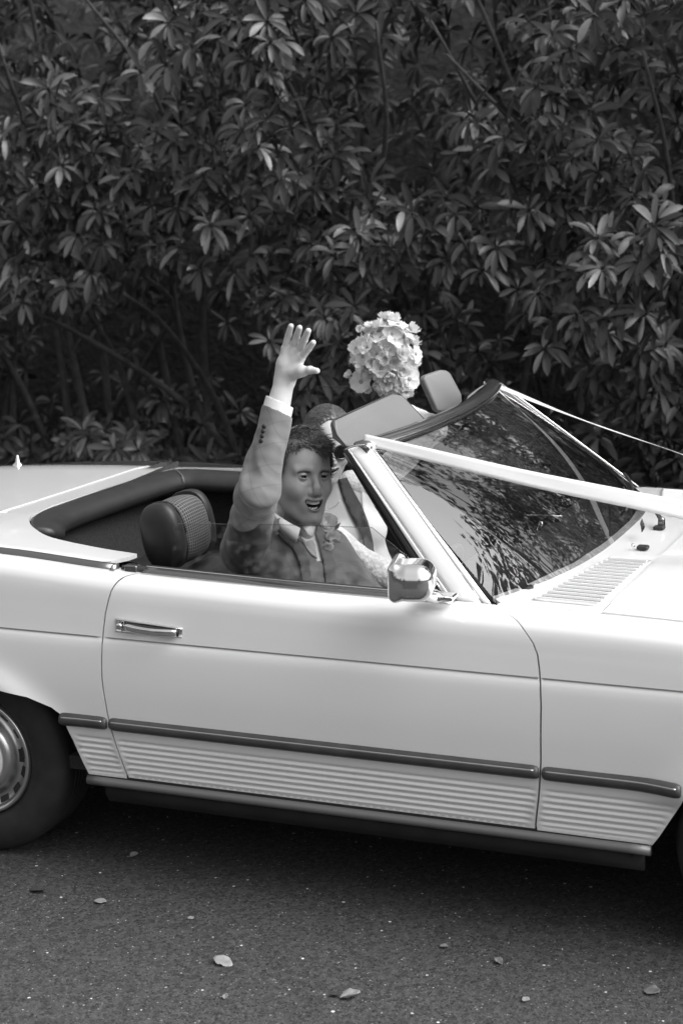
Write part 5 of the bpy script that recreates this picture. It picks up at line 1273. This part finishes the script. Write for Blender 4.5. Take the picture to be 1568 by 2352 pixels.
# ------------------------------------------------------------------ trees over and opposite the road: out of frame, seen in the glass and paint
def crown(rg, c, R, ncl, nper, lmax=.17):
    c = np.array(c); u_ = rg.normal(size=(ncl, 3)); u_ /= sl(u_)[:, None]; cc = c + u_ * (rg.random((ncl, 1)) ** .45) * np.array(R)
    base = np.repeat(cc, nper, 0) + rg.normal(size=(ncl * nper, 3)) * .24; ax = rg.normal(size=base.shape) * .6 + np.array([0, 0, .7]); ax /= sl(ax)[:, None]
    return cc, leaves_from(base, ax, 3, rg, lmax * .6, lmax, 1.0, .10, .26)
def tree(loc, cz, R, ncl, nper, label, seed, lean=(0, 0)):
    rg = np.random.default_rng(seed); t = thing('broadleaf_tree', label, 'tree', loc, 'trees around the road'); L = Vector(loc)
    tr = spline([(0, 0, -.1), (.1, .05, cz * .35), (lean[0] * .4, lean[1] * .4, cz * .7), (lean[0], lean[1], cz * 1.05)], 5); tube('trunk', tr, [.20 * (1 - .75 * k / (len(tr) - 1)) for k in range(len(tr))], M['bark'], t, 10)
    cc, (V, T) = crown(rg, (lean[0], lean[1], cz), R, ncl, nper)
    for p in cc[:: max(1, ncl // 16)]: q = spline([(0, 0, cz * .45), (p[0] * .35, p[1] * .35, (cz * .5 + p[2]) / 2), tuple(p)], 4); tube('limb', q, [.06 * (1 - .85 * k / (len(q) - 1)) for k in range(len(q))], M['bark'], t, 6)
    leaf_object('crown', V, T, M['treeleaf'], t)
    return t
tree((4.4, 7.0, 1.2), 5.0, (2.5, 2.8, 2.2), 62, 26, 'leafy tree standing behind the hedge, mirrored in the windscreen', 5)
tree((6.4, 4.4, GZ), 6.1, (1.9, 1.7, 1.4), 17, 24, 'thin-crowned tree leaning over the road ahead of the car, mirrored in the glass', 15, (-2.4, -1.2))
tree((-6.5, -13.0, GZ), 3.5, (3.4, 2.0, 2.7), 80, 30, 'leafy tree on the opposite side of the road, mirrored in the door glass', 6)
tree((-14.0, -15.0, GZ), 3.4, (3.4, 2.2, 2.6), 80, 30, 'smaller tree farther back on the opposite side of the road', 8)
tree((0.5, -13.5, GZ), 3.1, (3.0, 2.0, 2.6), 70, 30, 'broad low tree straight across the road behind the photographer', 9)
tree((7.8, -13.0, GZ), 3.6, (3.2, 2.0, 2.8), 70, 30, 'tree across the road ahead of the car, mirrored in its paint', 10)

# ------------------------------------------------------------------ fallen leaves on the road
def dead_leaf(p, size, rot, curl, label, tone):
    rg = np.random.default_rng(int(size * 1e5 + rot * 100)); n = 8; v = []; f = []
    for i in range(n):
        t = i / (n - 1); w = size * .34 * math.sin(math.pi * min(.98, t * .92 + .04)) ** .8
        for j in (-1, -.5, 0, .5, 1): v.append(((t - .5) * size, j * w * (1 + rg.normal() * .08), .003 + curl * size * (.45 * j * j * math.sin(3.1 * t) + (t - .4) ** 2 * .8 + .06 * rg.normal())))
    for i in range(n - 1):
        for j in range(4): k = i * 5 + j; f.append((k, k + 5, k + 6, k + 1))
    o = obj('fallen_leaf', v, f, DL[tone]); s = o.modifiers.new('thickness', 'SOLIDIFY'); s.thickness = .0007
    o.location = p; o.rotation_euler = (rg.normal() * .15, rg.normal() * .15, rot); tag(o, label, 'leaf', 'leaves fallen on the road'); return o
DL = [mat('fallen_leaf_pale', .23, .6, noise=(60, .25)), mat('fallen_leaf_grey', .15, .65, noise=(60, .3)), mat('fallen_leaf_dark', .04, .6, noise=(60, .3))]
GZL = GZ + .004
for uv, size, rot, curl, label, tone in (
    ((0.4603, -0.7122, -0.018), .034, 1.2, .7, 'small pale leaf curled upright on the asphalt nearest the rear wheel', 0),
    ((0.3181, -1.0315, -0.018), .055, .2, .4, 'dark curled leaf lying left of the others on the asphalt', 2),
    ((0.531, -1.0391, -0.018), .042, .3, .2, 'small pale flat leaf on the asphalt below the car door', 0),
    ((1.0388, -1.2726, -0.018), .066, -.1, .25, 'long pale pointed leaf on the asphalt in the left foreground', 0),
    ((0.83, -1.0543, -0.018), .022, .9, .2, 'tiny pale leaf fragment between two larger leaves on asphalt', 0),
    ((1.136, -1.4516, -0.018), .026, 1.9, .5, 'small pale leaf scrap at the bottom edge of the road', 0),
    ((1.4378, -1.3459, -0.018), .062, .5, .6, 'large pale crumpled leaf with a dark fold, bottom middle of the road', 0),
    ((1.3951, -1.3507, -0.018), .030, .2, .5, 'dark leaf shred touching the large crumpled leaf', 2),
    ((1.7277, -1.0307, -0.018), .034, -.6, .6, 'grey curled leaf lying apart on the right half of the road', 1),
    ((1.8607, -1.2127, -0.018), .030, 1.3, .3, 'pale square-ended leaf near the bottom right of the road', 0),
    ((2.1502, -1.0662, -0.018), .055, -.3, .4, 'grey folded leaf farthest right on the road', 1),
    ((1.5619, -0.9944, -0.018), .026, .4, .5, 'very small dark leaf in the shade beside the car', 1)):
    dead_leaf(uv, size * .88, rot, curl, label, tone)
